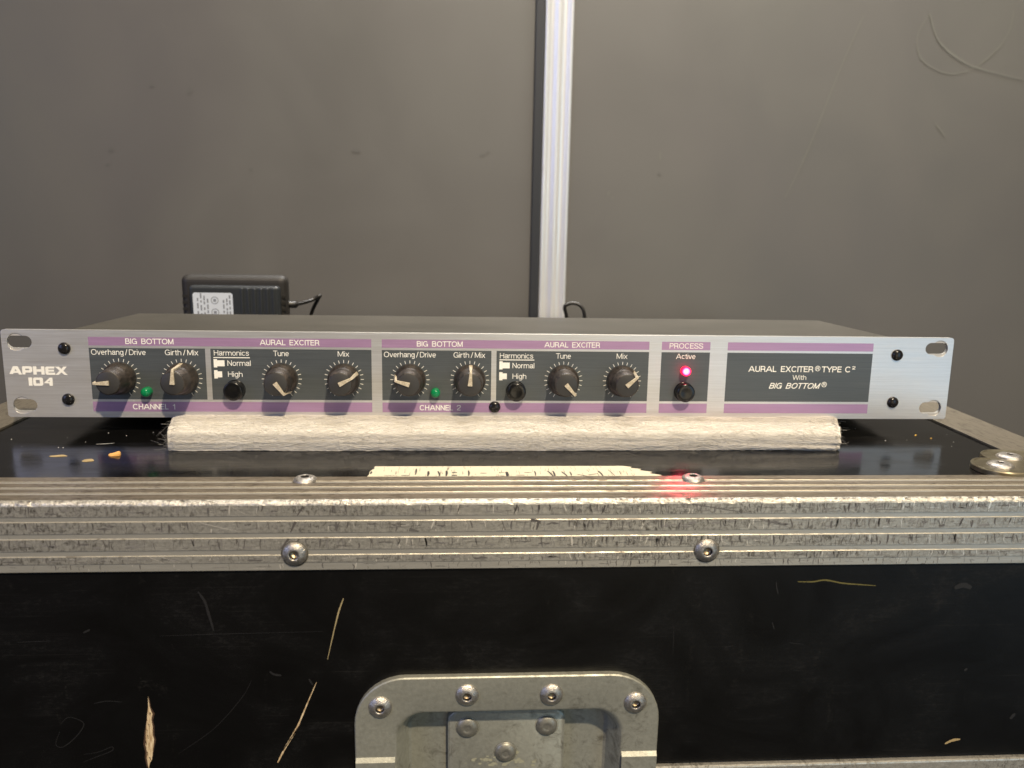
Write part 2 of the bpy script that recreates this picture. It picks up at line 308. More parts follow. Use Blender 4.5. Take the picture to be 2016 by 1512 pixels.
P = rail_profile([(25.6, 23.2), (18.2, 15.8), (11.0, 8.6)], [(-6.7, -9.0), (-14.2, -16.6), (-21.9, -24.4)], W_, HF)
nx = 360; xs = [XL + (XR - XL) * i / nx for i in range(nx + 1)]
v = []; f = []; mi = []; jn = np.convolve(rng.normal(0, 1, nx + 9), np.ones(3) / 3, 'same'); jd = rng.random(nx + 9)
for i, x in enumerate(xs):
    for (d, z, t) in P:
        a = jn[i] * 0.13 - (0.22 if jd[i] < 0.10 else 0)
        e = (a if t == 3 else 0); g = (random.gauss(0, 0.018) if t in (1,) else 0)
        v.append((x, d + (abs(e) if t == 3 else 0) + g * 0.3, z - (abs(e) * 0.8 if t == 3 else 0) + g))
npf = len(P)
for i in range(nx):
    for j in range(npf - 1):
        f.append((i * npf + j, (i + 1) * npf + j, (i + 1) * npf + j + 1, i * npf + j + 1))
        t = P[j][2]; z = P[j][1]; d = P[j][0]
        mi.append({1: 4, 2: 3, 3: 2, 4: 1}.get(t, 0 if d < 1 and z <= -1.9 else 1))
front_rail = mk('edge_rail', v, f, [M_RAILF, M_RAILT, M_BRIGHT, M_GROOVE, M_LINE], case, False, mi, label='scuffed front edge rail with long grooves')
def side_rail(sx, x0):                                 # sx=+1: right-hand rail (outer face at x0)
    pr = [(W_, -1.4), (W_, -0.2), (W_ - 0.3, 0), (2.0, 0), (0.6, -0.6), (0, -2.0), (0, -HF), (1.6, -HF)]
    v = []; n = len(pr)
    for y in (W_ + 0.2, DY - W_ - 0.2):
        v += [(x0 - sx * d, y, z) for d, z in pr]
    f = [((i, i + 1, n + i + 1, n + i) if sx > 0 else (i + 1, i, n + i, n + i + 1)) for i in range(n - 1)]
    mk('edge_rail', v, f, M_RAILS, case)
side_rail(1, XR); side_rail(-1, XL)
bm = bmesh.new(); add_box(bm, XL, XR, DY - W_, DY, -HF, 0, 1.0); from_bm('edge_rail', bm, M_RAILT, case)
for s in (XL + 0.8, XR - 0.8):                         # end flanges closing the front rail's open ends
    box('rail_end', min(s, s - 0.8 if s < 0 else s + 0.8), max(s, s - 0.8 if s < 0 else s + 0.8), 0.3, W_, -HF, -0.3, M_RAILS, case)
# lower rail (base of the case)
bm = bmesh.new(); add_box(bm, XL, XR, -0.6, 12, -164, -132.1, 0.9, 2); from_bm('base_rail', bm, M_RAILF, case, label='rail along the base below the lid')
# rivets
def rivet_mesh(r=5.3, h=2.1, hole=1.85, seed=0, mats=None, dull=False):
    random.seed(seed)
    if dull: pf = [(r * 1.02, 0.0), (r, -0.25 * h), (r * 0.86, -0.62 * h), (r * 0.6, -0.88 * h), (r * 0.36, -h), (r * 0.32, -h * 0.93), (r * 0.2, -h * 0.93), (0.01, -h * 0.95)]; ms = [0] * 8; pf = [(r + .55, 0.0), (r + .5, -.03)] + pf; ms = [2, 2] + ms
    else: pf = [(r, 0.0), (r * 1.0, -0.22), (r * 0.93, -0.8), (r * 0.78, -1.4), (r * 0.58, -h * 0.9), (hole * 1.28, -h), (hole * 1.02, -h * 0.93), (hole, -h * 0.4), (hole * 0.98, -0.2), (0.01, -0.2)]; ms = [0] * 6 + [3, 3, 1, 1]; pf = [(r + .5, 0.0), (r + .45, -.03)] + pf; ms = [2, 2] + ms
    v, f, mi = lathe_geo(pf, 28, 0.0, ms)
    if not dull:
        ph = random.uniform(0, 6.28)
        v = [(a * (1 + 0.05 * math.sin(3 * math.atan2(c, a) + ph) * (1 if math.hypot(a, c) < 2.3 else 0)) + random.gauss(0, 0.03), b + random.gauss(0, 0.035), c + random.gauss(0, 0.03)) for a, b, c in v]
    return v, f, mi
M_GRIME = mat('grime_ring', (0.07, 0.065, 0.05), 0.7); RM = [M_RIVET, M_RIVETH, M_GRIME, M_DRK]; seed = 0
for x in (-249.4, -70.7, 108.0, 286.8):
    seed += 1; v, f, mi = rivet_mesh(seed=seed); mk('rivet', xf(v, (x, 0, -23.8)), f, RM, case, True, mi)
for x in (-249.4, -70.6, 108.1):
    seed += 1; v, f, mi = rivet_mesh(seed=seed, h=1.8); mk('rivet', xf(v, (x, 27.2, -0.1), True), f, RM, case, True, mi)
random.seed(11)
# front-rail scuffs: dark strokes, denser in the middle and right, on the raised lands
lands = [(-2.0, -6.6), (-9.3, -14.0), (-16.9, -21.7), (-24.7, -27.7), (-28.2, -31.2)]
bg = Bag()
def dens(x): return 0.45 + 0.9 * math.exp(-((x - 75) / 60) ** 2) + 0.75 * math.exp(-((x - 190) / 45) ** 2) + 0.25 * math.exp(-((x + 20) / 25) ** 2)
cnt = 0
while cnt < 2000:
    x = random.uniform(-205, 285)
    if random.random() > dens(x) / 1.4: continue
    z0, z1 = lands[random.choices(range(5), (1, 1, 1, 0.9, 0.45))[0]]; rec = 0.25 if z0 < -28 else 0.0
    kind = random.random(); zz = random.uniform(z1, z0)
    if kind < 0.62:
        L = random.uniform(0.8, z0 - z1); a = z0 if random.random() < 0.45 else min(z0, zz + L / 2); b = max(z1, a - L)
        sl_ = random.gauss(0, 0.16); cv = random.gauss(0, 0.12); wd = min(L * 0.2, random.choice((0.2, 0.28, 0.4, 0.6, 0.9)) * random.uniform(0.7, 1.3))
        pts = [(x + sl_ * t * (a - b) + cv * math.sin(math.pi * t) * 2, a + (b - a) * t) for t in (0, .25, .5, .75, 1)]; ws = [wd * q for q in (0.7, 1.0, 1.1, 0.8, 0.25)]
    elif kind < 0.80:
        L = random.uniform(1.5, 7); pts = [(x + L * t, min(z0, max(z1, zz + random.gauss(0, 0.08)))) for t in (0, .25, .5, .75, 1)]; wd = random.uniform(0.1, 0.32); ws = [wd * q for q in (0.2, 1.1, 0.6, 1.0, 0.2)]
    else:
        L = random.uniform(1.5, 4); an = random.uniform(0.5, 1.1) * random.choice((1, -1)); pts = [(x + L * t * math.cos(an), zz + L * t * math.sin(an)) for t in (0, .33, .66, 1)]
        if any(p[1] > z0 or p[1] < z1 for p in pts): continue
        wd = random.uniform(0.08, 0.2); ws = [wd * q for q in (0.4, 1, 0.9, 0.2)]
    vv, ff = ribbon(pts, ws, rec - 0.03); bg.add(vv, [q[::-1] for q in ff], 1 if random.random() < 0.10 else random.choice((0, 2, 2, 2, 3, 3))); cnt += 1
for _ in range(150):
    x = random.uniform(-205, 285); z0, z1 = lands[random.randrange(4)]; z = random.uniform(z1 + 1, z0 - 1); L = random.uniform(2, 8); h_ = min(z0 - z, z - z1, random.uniform(.4, 1.3))
    vv, ff = ribbon([(x + L * t, z + random.gauss(0, .15)) for t in (0, .2, .4, .6, .8, 1)], [h_ * q * random.uniform(.5, 1.2) for q in (.3, 1, .7, 1.1, .8, .2)], -0.02); bg.add(vv, [q[::-1] for q in ff], random.choice((2, 3, 3)))
for pts, wd, mm in (([(-66.3, -2.4), (-69, -6.6)], 1.0, 0), ([(-69.8, -9.2), (-72, -14.0)], 1.3, 0), ([(-72.9, -16.9), (-76.5, -21.6)], 1.1, 0), ([(-109, -9.5), (-100, -12), (-92, -13.6)], .25, 1), ([(-96, -2.4), (-90, -6.0)], .22, 1),
        ([(-131, -24.9), (-125, -27.6)], .25, 1), ([(-126, -24.9), (-118, -27.6)], .25, 1), ([(100, -2.2), (116, -5), (126, -6.5)], .4, 2), ([(131, -9.4), (146, -13.8)], .35, 2), ([(30, -9.2), (33.5, -9.6), (32.6, -13.6)], 1.6, 0), ([(-22, -13), (-18, -14)], 1.6, 2)):
    vv, ff = ribbon(pts, [wd] + [wd * 1.1] * (len(pts) - 2) + [wd * .4], -0.035); bg.add(vv, [q[::-1] for q in ff], mm)
o = bg.build('scuff_marks', [M_SCUFF, M_LSCR, mat('grey_scuff', (0.16, 0.15, 0.14), 0.48, 0.4), mat('faint_scuff', (0.30, 0.285, 0.265), 0.46, 0.45)], front_rail); o['kind'] = 'stuff'
bg = Bag()
for _ in range(260):                                   # scuffs on the top flange
    x = random.uniform(-215, 275); y = random.choice((random.uniform(2.5, 8.3), random.uniform(11.2, 15.6), random.uniform(18.4, 23.0), random.uniform(25.8, 31)))
    L = random.uniform(0.8, 5); an = random.choice((random.gauss(0, 0.1), random.uniform(-1.2, 1.2)))
    pts = [(x + L * t * math.cos(an), y + 1.0 * L * t * math.sin(an) * 0.4) for t in (0, .33, .66, 1)]
    wd = random.uniform(0.12, 0.45); vv, ff = ribbon(pts, [wd * q for q in (0.3, 1, 0.9, 0.2)], 0.03, 'z')
    if max(p[1] for p in pts) < 31: bg.add(vv, ff, 0)
for _ in range(130):                                   # nicks where the folded corner has been knocked
    x = random.uniform(-210, 285); y = random.uniform(0.9, 1.9); L = random.uniform(.5, 2.4)
    vv, ff = ribbon([(x + L * t, y + random.gauss(0, .12)) for t in (0, .35, .7, 1)], [random.uniform(.15, .6), random.uniform(.3, .9), random.uniform(.2, .7), .1], -0.12, 'z'); bg.add(vv, ff, 0)
o = bg.build('scuff_marks', [M_SCUFF], front_rail); o['kind'] = 'stuff'
# gouges and scratches in the black front
def poly(name, pts, mat_, par, y=1.35, label=None):
    n = len(pts); v = [(a, y, b) for a, b in pts] + [(a, y + 0.12, b) for a, b in pts]
    return mk(name, v, [tuple(range(n))] + [(i, (i + 1) % n, n + (i + 1) % n, n + i) for i in range(n)], mat_, par, label=label)
g = [(-136.8, -91.0), (-136.4, -96.5), (-135.5, -98.7), (-135.0, -99.7), (-136.0, -103), (-135.6, -106.0), (-135.9, -110.4), (-135.4, -113), (-136.3, -116.2), (-137.8, -122.7), (-139.2, -124.6), (-140.3, -127), (-140.9, -122.0), (-140.5, -119), (-141.0, -114.9), (-140.0, -108.5), (-138.9, -103.5), (-138.0, -98.9), (-137.2, -96.0)]
poly('gouge', [((a + 138) * 1.0 - 138, b) for a, b in g], M_SPLIN, fp, 1.42)
poly('gouge', [((a + 138) * 0.70 - 138, b * 1.0 + 0.4 * math.sin(i * 2.1)) for i, (a, b) in enumerate(g)], M_WOOD, fp, 1.30, 'bare wood gouge')
for q in range(9):
    z = -99 - 2.8 * q; x = -137.6 - (z + 99) * -0.10 + random.uniform(-1.0, 1.1)
    vv, ff = ribbon([(x, z), (x + random.uniform(-.3, .5), z - random.uniform(1, 3))], [random.uniform(.25, .7), 0.1], 1.26); mk('gouge', vv, ff, M_SPLIN, fp)
def scratch(pts, ws, m_, par=fp, y=1.36, n=8):
    p = smooth_path([(a, 0, b) for a, b in pts], n); N_ = len(p)
    w_ = [ws[0] + (ws[1] - ws[0]) * min(1, i / (N_ - 1)) for i in range(N_)]
    w_ = [a * (0.25 + 0.85 * math.sin(math.pi * min(0.97, max(0.03, i / (N_ - 1)))) ** 0.5) * random.uniform(0.8, 1.15) for i, a in enumerate(w_)]
    v, f = ribbon([(a, c) for a, _, c in p], w_, y); return mk('scratch', v, f, m_, par)
scratch([(-50.9, -45.4), (-52.8, -50.7), (-53.8, -54.3), (-55.6, -61.6), (-58.6, -74.6)], (0.75, 0.4), mat('pale_wood_scratch', (0.36, 0.29, 0.15), 0.7))
scratch([(-63.8, -85.7), (-68.2, -96.2), (-72.4, -106.4), (-75.6, -112.7), (-79.2, -119.1), (-82.5, -125.8)], (0.45, 1.05), M_WOOD)
scratch([(-71.5, -106), (-76, -113.5), (-80, -120)], (0.4, 0.4), M_SPLIN)
scratch([(151.2, -39.9), (158.2, -40.0), (164.0, -39.3), (172.4, -40.9), (182.0, -41.8), (187.8, -42.3)], (0.75, 0.55), M_YEL)
scratch([(231.4, -124.6), (235, -122.8), (238.7, -122.3)], (1.2, 1.2), M_FLAKE2)
for pts, wd in (([(-175.6, -103.8), (-172.0, -100.6), (-167.2, -102.2), (-165.9, -104.8), (-169.7, -110.3), (-175.6, -115.2), (-178.7, -113.9), (-176.4, -107.6)], .35),
                ([(-167.6, -123.1), (-161.9, -120.7), (-155.0, -117.8), (-154.8, -115.8), (-160.6, -118.2), (-167.2, -119.3)], .3), ([(-160.6, -94.1), (-155.1, -93.0), (-148.6, -93.6)], .35),
                ([(-112.5, -41.5), (-110, -46), (-108.6, -52.3), (-107, -60)], 1.1), ([(141.3, -39.8), (141.9, -43), (142.8, -46.0)], .5), ([(141.2, -59.7), (142.6, -63.3)], .4),
                ([(-84, -80), (-82, -81.5), (-79, -82)], 1.0), ([(-67, -84), (-65.5, -87)], .9), ([(-126, -120), (-110, -108), (-97, -93), (-92, -84)], .22), ([(-130, -62), (-105, -61.5), (-60, -61)], .25),
                ([(-162, -60), (-159, -58.5)], .8), ([(-190, -64), (-176, -63.6)], .3), ([(225, -44), (229, -42.5), (233, -44)], 2.6), ([(235.6, -86), (236.8, -84.8)], 1.2), ([(262, -112), (264, -109)], 1.6),
                ([(150, -70), (157, -71)], .3), ([(120, -72), (124, -71)], .3), ([(96, -60), (96.4, -75)], .22)):
    scratch(pts, (wd, wd), M_CHALKB)
# recessed latch dish
dish = None
x0, x1, z0, z1 = -47.2, 91.0, -215, -82.8
L1 = rrect(x0, x1, z0, z1, 23, 10); L2 = rrect(x0 + .5, x1 - .5, z0 + .5, z1 - .5, 22.5, 10)
ix0, ix1, iz0, iz1 = -29.0, 74.2, -198, -99.6
def il(e, r): return rrect(ix0 + e, ix1 - e, iz0 + e, iz1 - e, r, 10)
loops = [(L1, 1.6), (L1, -1.0), (L2, -1.5), (il(-0.8, 13.5), -1.5), (il(0.2, 13), -1.25), (il(1.0, 12.5), -0.4), (il(5.2, 9), 9.2), (il(6.4, 8), 10.0)]
v = []; f = []; n = len(L1)
for lp, y in loops: v += [(a, y, b) for a, b in lp]
for q in range(len(loops) - 1):
    for i in range(n): j = (i + 1) % n; f.append((q * n + i, q * n + j, (q + 1) * n + j, (q + 1) * n + i))
f.append(tuple((len(loops) - 1) * n + i for i in range(n)))
# front panel and base need a hole where the dish sits: rebuild the panel as a frame round the opening
bm = bmesh.new()
for (a, b, c, d) in ((XL + 6, -40, -131, -2), (84, XR - 6, -131, -2), (-40.01, 84.01, -93, -2)): add_box(bm, a, b, 1.5, 9, c, d)
me2 = bpy.data.meshes.new('front_panel'); bm.to_mesh(me2); bm.free(); me2.materials.append(M_LAMF); fp.data = me2
for nm in ('lower_body',):
    ob = bpy.data.objects[nm]; bm = bmesh.new()
    for (a, b, y0, y1, c, d) in ((XL + 1.5, -40, 1.5, DY - 1.5, -420, -134), (84, XR - 1.5, 1.5, DY - 1.5, -420, -134), (-40.01, 84.01, 12.5, DY - 1.6, -419.9, -134.1), (-40.01, 84.01, 1.6, 12.5, -419.9, -206)): add_box(bm, a, b, y0, y1, c, d)
    m3 = bpy.data.meshes.new(nm); bm.to_mesh(m3); bm.free(); m3.materials.append(M_LAMF); ob.data = m3
br = [o for o in bpy.data.objects if o.name.startswith('base_rail')][0]
bpy.data.objects.remove(br)
for a, b in ((XL, -40), (84, XR)):
    bm = bmesh.new(); add_box(bm, a, b, -0.6, 12, -164, -132.1, 0.9, 2); from_bm('base_rail', bm, M_RAILF, case)
dish = mk('latch_dish', v, f, M_DISH, case, True, label='grey recessed metal latch dish riveted to the case front')
md = dish.modifiers.new('edge', 'EDGE_SPLIT'); md.split_angle = math.radians(32)
for a, b in ((x0 + 0.3, -29.3), (74.4, x1 - 0.3)):      # raised lower half of the flange, its step catching the light
    vv = [(a, -1.45, -122.2), (b, -1.45, -122.2), (b, -2.9, -124.1), (a, -2.9, -124.1), (b, -2.9, -160), (a, -2.9, -160), (a, -1.0, -122.2), (a, -1.0, -160), (b, -1.0, -122.2), (b, -1.0, -160)]
    mk('flange_step', vv, [(0, 1, 2, 3), (3, 2, 4, 5), (0, 3, 5, 7, 6), (1, 8, 9, 4, 2)], [M_DISH, M_DISH], dish, mi=[1, 0, 0, 0])
hp = rrect(-5.6, 48.8, -190, -105.5, 5, 6); n = len(hp); hi = rrect(-4.8, 48.0, -189, -106.3, 4.4, 6)
v = [(a, 10.2, b) for a, b in hp] + [(a, 6.9, b) for a, b in hp] + [(a, 6.3, b) for a, b in hi]
f = [(q * n + i, q * n + (i + 1) % n, (q + 1) * n + (i + 1) % n, (q + 1) * n + i) for q in (0, 1) for i in range(n)] + [tuple(2 * n + i for i in range(n))]
o = mk('hinge_plate', v, f, M_DISH, dish, True); o.modifiers.new('edge', 'EDGE_SPLIT').split_angle = math.radians(35)
for x, z in ((-35.6, -96.8), (3.1, -91.6), (41.1, -92.2), (79.6, -97.0)):
    seed += 1; v, f, mi = rivet_mesh(5.3, 2.2, 1.8, seed); mk('rivet', xf(v, (x, -1.4, z)), f, RM, dish, True, mi)
for x, z in ((3.4, -113.4), (40.3, -113.2), (21.3, -126.8)):
    v, f, mi = rivet_mesh(5.0, 1.9, 1, seed, dull=True); mk('rivet', xf(v, (x, 6.32, z)), f, [M_DISHR, M_DISHR, M_GRIME], dish, True, mi)
bg = Bag()
for q in range(60):
    a = random.gauss(21, 7); b = random.gauss(-131.5, 1.8); r = random.uniform(.25, 1.1); k9 = random.randint(5, 8)
    bg.add([(a + r * 1.5 * random.uniform(.6, 1.2) * math.cos(2 * math.pi * i / k9), 6.24 - 0.002 * q, b + r * random.uniform(.6, 1.2) * math.sin(2 * math.pi * i / k9)) for i in range(k9)], [tuple(range(k9))])
o = bg.build('paint_smear', mat('old_cream_paint', (0.33, 0.325, 0.235), 0.6), dish); o['kind'] = 'stuff'
# corner braces on the lid (right one in view, left its mirror)
def brace(sx, xo):
    c1, c2, r = (267.8, 42.0), (281.8, 55.6), 13.2
    P = []
    def arc(c, a0, a1, n_=22): return [(c[0] + r * math.cos(math.radians(a0 + (a1 - a0) * i / n_)), c[1] + r * math.sin(math.radians(a0 + (a1 - a0) * i / n_))) for i in range(n_ + 1)]
    P = arc(c1, 270, 112) + arc(c2, 185, 75) + [(300, 66), (321, 58), (321, 2), (296, 2), (290, 27), (278, 28.5)]
    if sx < 0: P = [(xo - (a - 322), b) for a, b in P]; c1, c2 = (xo - (c1[0] - 322), c1[1]), (xo - (c2[0] - 322), c2[1])
    n = len(P); cx = sum(p[0] for p in P) / n; cy = sum(p[1] for p in P) / n
    def inset(d): return [(a + (cx - a) / math.hypot(cx - a, cy - b) * d, b + (cy - b) / math.hypot(cx - a, cy - b) * d) for a, b in P]
    v = []
    for q, z in ((P, -1.0), (P, 1.2), (inset(0.5), 1.75), (inset(1.6), 1.8), (inset(2.4), 1.45)): v += [(a, b, z) for a, b in q]
    f = [(q * n + i, q * n + (i + 1) % n, (q + 1) * n + (i + 1) % n, (q + 1) * n + i) for q in range(4) for i in range(n)] + [tuple(4 * n + i for i in range(n))]
    o = mk('corner_brace', v, f, M_BRACE, case, True, label='clover-shaped riveted corner brace'); o.modifiers.new('edge', 'EDGE_SPLIT').split_angle = math.radians(30)
    for i, c in enumerate((c1, c2)):
        v, f, mi = rivet_mesh(6.2, 1.7, 1.4, 40 + i); mk('rivet', xf(v, (c[0], c[1], 1.4), True), f, RM, o, True, mi)
brace(1, XR); brace(-1, XL)
# tape label with worn marker lettering
tp = [(-44.2, 31.9), (96.5, 31.9), (93.0, 34.2), (95.5, 35.6), (90.0, 38.5), (92.0, 40.5), (86.2, 43.2), (87.6, 45.0), (82.6, 46.6), (83.5, 48.4), (79.6, 49.8), (-41.6, 49.8), (-42.0, 46), (-43.2, 42), (-43.1, 37)]
n = len(tp); v = [(a, b, LZ + 0.16) for a, b in tp] + [(a, b, LZ + 0.0) for a, b in tp]
tape = mk('tape_label', v, [tuple(range(n))] + [(i, n + i, n + (i + 1) % n, (i + 1) % n) for i in range(n)], M_TAPE, case, label='worn cream tape label half hidden by the front rail')
bg = Bag()
for x, y, dx, dy, wd in ((-21.5, 46, 0, -9, .8), (-15.6, 42, 0, -7, 1.2), (-11, 42, 1, -7, 1.0), (-7, 43, 0, -8, 1.2), (-4.5, 40, 2.6, 0, 1.3), (-4.5, 36, 2.6, 0, 1.6), (3.5, 43, 0, -8, .9), (9, 39, 3, 0, 1.0), (18, 40, 2.6, 0, .7), (18, 35, 2.6, 0, .7),
                    (21.6, 41, 0, -8, 1.6), (41.5, 42, 2, -9, 1.0), (44, 42, 0, -8, 1.0), (48, 41, 2, -7, 1.0), (52, 41, 0, -6, .8), (55, 37, 5, -3, .8), (60, 36, 5, 2, .8), (66, 42, 1, -8, 1.0), (30, 40, 3.5, 0, .8), (26, 36, 4, 0, .8), (35, 42, 0, -7, .6),
                    (71, 44, 1.6, -9, .5), (76, 42, 0, -6, .4), (-28, 36, 4, 0, .9), (-36, 36, 6, 0, .5), (-42, 48, 0, -3, .8), (-42.5, 42, 0, -4, .9)):
    vv, ff = ribbon([(x, y), (x + dx * .5 + .2, y + dy * .5), (x + dx, y + dy)], [wd * .75, wd, wd * .6], LZ + 0.19, 'z'); bg.add(vv, ff)
for _ in range(110):
    x = random.uniform(-42, 84); y = random.uniform(33, 48); L = random.uniform(1.5, 6)
    vv, ff = ribbon([(x, y), (x + random.gauss(0, .3), min(49.5, y + L))], [random.uniform(.12, .3), .08], LZ + 0.18, 'z'); bg.add(vv, ff)
bg.build('marker_lettering', M_INK, tape)
# faint wipe marks and dust specks on the lid
bg = Bag()
for x, y in [(-224, 84), (-205, 82), (-202.5, 81.6), (-209, 100), (-218, 72), (-196, 92), (-180, 104), (-230, 65), (-236, 97), (232, 120), (281, 108), (275, 92), (-187, 88)] + [(random.uniform(-235, 275), random.uniform(54, 130)) for _ in range(16)]:
    v = []; r = random.uniform(0.12, 0.42); bg.add([(x + r * math.cos(t), y + r * math.sin(t) * 1.3, LZ + 0.02) for t in (0, 1.3, 2.4, 3.7, 5)] + [(x, y, LZ + r)], [(0, 1, 5), (1, 2, 5), (2, 3, 5), (3, 4, 5), (4, 0, 5)])
vv, ff = ribbon([(-189, 88), (-185, 88.6), (-180.5, 90)], [.5, 1.1, .4], LZ + .03, 'z'); bg.add(vv, ff)
o = bg.build('dust_specks', M_DUST, lid); o['kind'] = 'stuff'
def flake(x, y, L, wd, h, ang, m_, label):
    n_ = 14; c, s = math.cos(ang), math.sin(ang); v = []
    for lv, (sc_, z) in enumerate(((1, 0.02), (0.96, h * .5), (0.8, h))):
        for i in range(n_):
            t = 2 * math.pi * i / n_; rx = L / 2 * sc_ * (1 + 0.16 * math.sin(3 * t + x)); ry = wd / 2 * sc_ * (1 + 0.2 * math.cos(2 * t + y))
            a, b = rx * math.cos(t), ry * math.sin(t); v.append((a * c - b * s, a * s + b * c, z + (0.35 * h * math.sin(a) if lv else 0)))
    f = [(q * n_ + i, q * n_ + (i + 1) % n_, (q + 1) * n_ + (i + 1) % n_, (q + 1) * n_ + i) for q in (0, 1) for i in range(n_)] + [tuple(2 * n_ + i for i in range(n_))]
    o = mk('wood_flake', v, f, m_); o.location = Vector((x, y, LZ)) * S; tag(o, label, 'wood chip', 'wood flakes on the case lid'); return o
flake(-198, 67.5, 8.2, 2.6, 0.3, 0.05, M_FLAKE2, 'thin tan sliver lying farthest left on the black case lid')
flake(-180.8, 60.2, 5.8, 4.0, 0.3, -0.25, M_FLAKE2, 'small tan sliver lying between the long sliver and the orange chip')
flake(-171.4, 69.0, 5.6, 4.6, 1.2, 0.2, M_FLAKE, 'bright orange wood chip on the lid below the left knobs')
M_GOLD = mat('gold_speck', (0.8, 0.5, 0.12), 0.35, 0.7)
for x, y, lb in ((261, 106, 'tiny gold speck on the lid right of the wadding, the rear one'), (266.0, 99.0, 'tiny gold speck on the lid right of the wadding, the front one')):
    flake(x, y, 1.5, 1.1, 0.4, 0.3, M_GOLD, lb)

# ------------------------------------------------------------------ wadding strip under the unit
def nz(shape, sig, rg):                                # smooth 2-D noise
    a = rg.normal(0, 1, shape)
    for ax, s in enumerate(sig):
        k_ = np.exp(-0.5 * (np.arange(-3 * s, 3 * s + 1) / s) ** 2); k_ /= k_.sum()
        a = np.apply_along_axis(lambda m_: np.convolve(np.pad(m_, len(k_) // 2, mode='wrap'), k_, 'valid')[:len(m_)], ax, a)
    return a / a.std()
ZL = 8.5                                               # height of the laminate once the case is placed (see the end)
def fx(u, y): q = (y - 45) / 29; return (-136.8 - 7.6 * q) * (1 - u) + (186.0 + 11.6 * q) * u
nu, nv = 620, 64
prof = []
for j in range(nv + 1):
    t = j / nv
    if t < 0.50: q = t / 0.50; prof.append((44.9 - 0.7 * math.sin(math.pi * q), ZL - 0.1 + 7.1 * q))
    elif t < 0.62: q = (t - 0.5) / 0.12 * math.pi / 2; prof.append((44.9 + 4.2 * (1 - math.cos(q)), ZL + 7.0 + 2.8 * math.sin(q)))
    else: q = (t - 0.62) / 0.38; prof.append((49.1 + 27.2 * q, ZL + 9.8 - 0.5 * q - 0.5 * q ** 6))
NZ1 = nz((nu + 1, nv + 1), (16, 4), rng); NZ2 = nz((nu + 1, nv + 1), (3, 1), rng); NZ3 = nz((nu + 1, nv + 1), (40, 2), rng)
def pad_pt(u, t, out=0.0):                             # point on the wadding surface; out = distance off it
    j = t * nv; j0 = min(nv - 1, int(j)); q = j - j0; y = prof[j0][0] * (1 - q) + prof[j0 + 1][0] * q; z = prof[j0][1] * (1 - q) + prof[j0 + 1][1] * q
    e = min(1, min(u, 1 - u) / 0.012); droop = (1 - e) ** 2
    x = fx(u, y); i = min(nu, int(u * nu)); jj = min(nv, int(round(j)))
    d = 0.12 * NZ1[i, jj] + 0.07 * NZ2[i, jj] + (0.14 + 0.25 * max(0, u - .9) * 10) * NZ3[i, jj] + out
    if t < 0.5: y -= d - 0.6 * droop; x += (1 - e) * 0.12 * NZ2[i, jj]
    elif t < 0.62: w_ = (t - .5) / .12; y -= d * (1 - w_) - 0.6 * droop; z += d * w_ - 0.9 * droop * w_
    else: z += d - 0.9 * droop
    if t < 0.5: z = ZL - .1 + (z - ZL + .1) * (1 - 0.05 * droop)
    if j == 0: z += 0.75 * max(0, NZ1[i, 3]) + 0.15 * abs(NZ2[i, 2])
    return x, y, z
v = []; f = []
for i in range(nu + 1):
    for j in range(nv + 1): v.append(pad_pt(i / nu, j / nv))
for i in range(nu):
    for j in range(nv): a = i * (nv + 1) + j; f.append((a, a + nv + 1, a + nv + 2, a + 1))
b0 = len(v)
for i in (0, nu):
    for j, (y, z) in enumerate(prof): v.append((fx(i / nu, 76), 176, ZL + (z - ZL) * 0.55))
fb = b0; gb = b0 + nv + 1
for j in range(nv):
    f.append((j, j + 1, fb + j + 1, fb + j)); a = nu * (nv + 1) + j; f.append((a + 1, a, gb + j, gb + j + 1))
f.append(tuple([i * (nv + 1) + nv for i in range(nu + 1)] + [gb + nv, fb + nv]))
pad = mk('wadding_strip', v, f, M_WAD, None, True); tag(pad, 'fluffy white wadding strip supporting the silver rack unit on the lid', 'padding')
# loose fibres lying on the surface, mostly along its length, and strays at the ends
nf = 46000; seg = 5; tq = np.linspace(-0.5, 0.5, seg + 1)
pxl = np.zeros((nf, seg + 1)); pyl = pxl.copy(); pzl = pxl.copy()
for i in range(nf):
    u = random.random(); t = random.random() ** 0.85 * 0.98; L = random.gammavariate(2.2, 2.6) + 1.2; an = random.gauss(0, 0.15 if t < .6 else 0.5); cu_ = random.gauss(0, 0.10); out = random.expovariate(9) - 0.03
    if random.random() < 0.025: an = random.gauss(0, 1.1); out += 0.25
    ph = random.uniform(0, 6)
    for k_ in range(seg + 1):
        a_ = an + cu_ * tq[k_] * L; du = L * tq[k_] * math.cos(a_) / 330; dt = L * tq[k_] * math.sin(a_) / (20 if t < .6 else 70)
        x, y, z = pad_pt(min(1, max(0, u + du * (0.3 if (u + du < 0.004 or u + du > 0.996) else 1))), min(0.985, max(0.0, t + dt)), out + 0.10 * math.sin(3 * k_ + ph)); over = (u + du) - min(1, max(0, u + du))
        pxl[i, k_] = x; pyl[i, k_] = y; pzl[i, k_] = z
px, py, pz = pxl, pyl, pzl
ns = 100; sp = []
for q in range(ns):
    left = q % 5 < 3; u = 0.0 if left else 1.0; t = random.uniform(0.02, 0.9); x, y, z = pad_pt(u, t); a = math.pi if left else 0.0; a += rng.normal(0, 0.6); st = []
    y += 0.6; c_ = rng.normal(0, 0.75); stp = rng.uniform(0.25, 1.7) * (1.2 if left else 0.7)
    for s_ in range(seg + 1): st.append((x, y, z)); a += c_ + rng.normal(0, 0.35); x += stp * math.cos(a); z = min(17, max(ZL + 0.1, z + stp * math.sin(a))); y += rng.normal(0, 0.5)
    sp.append(st)
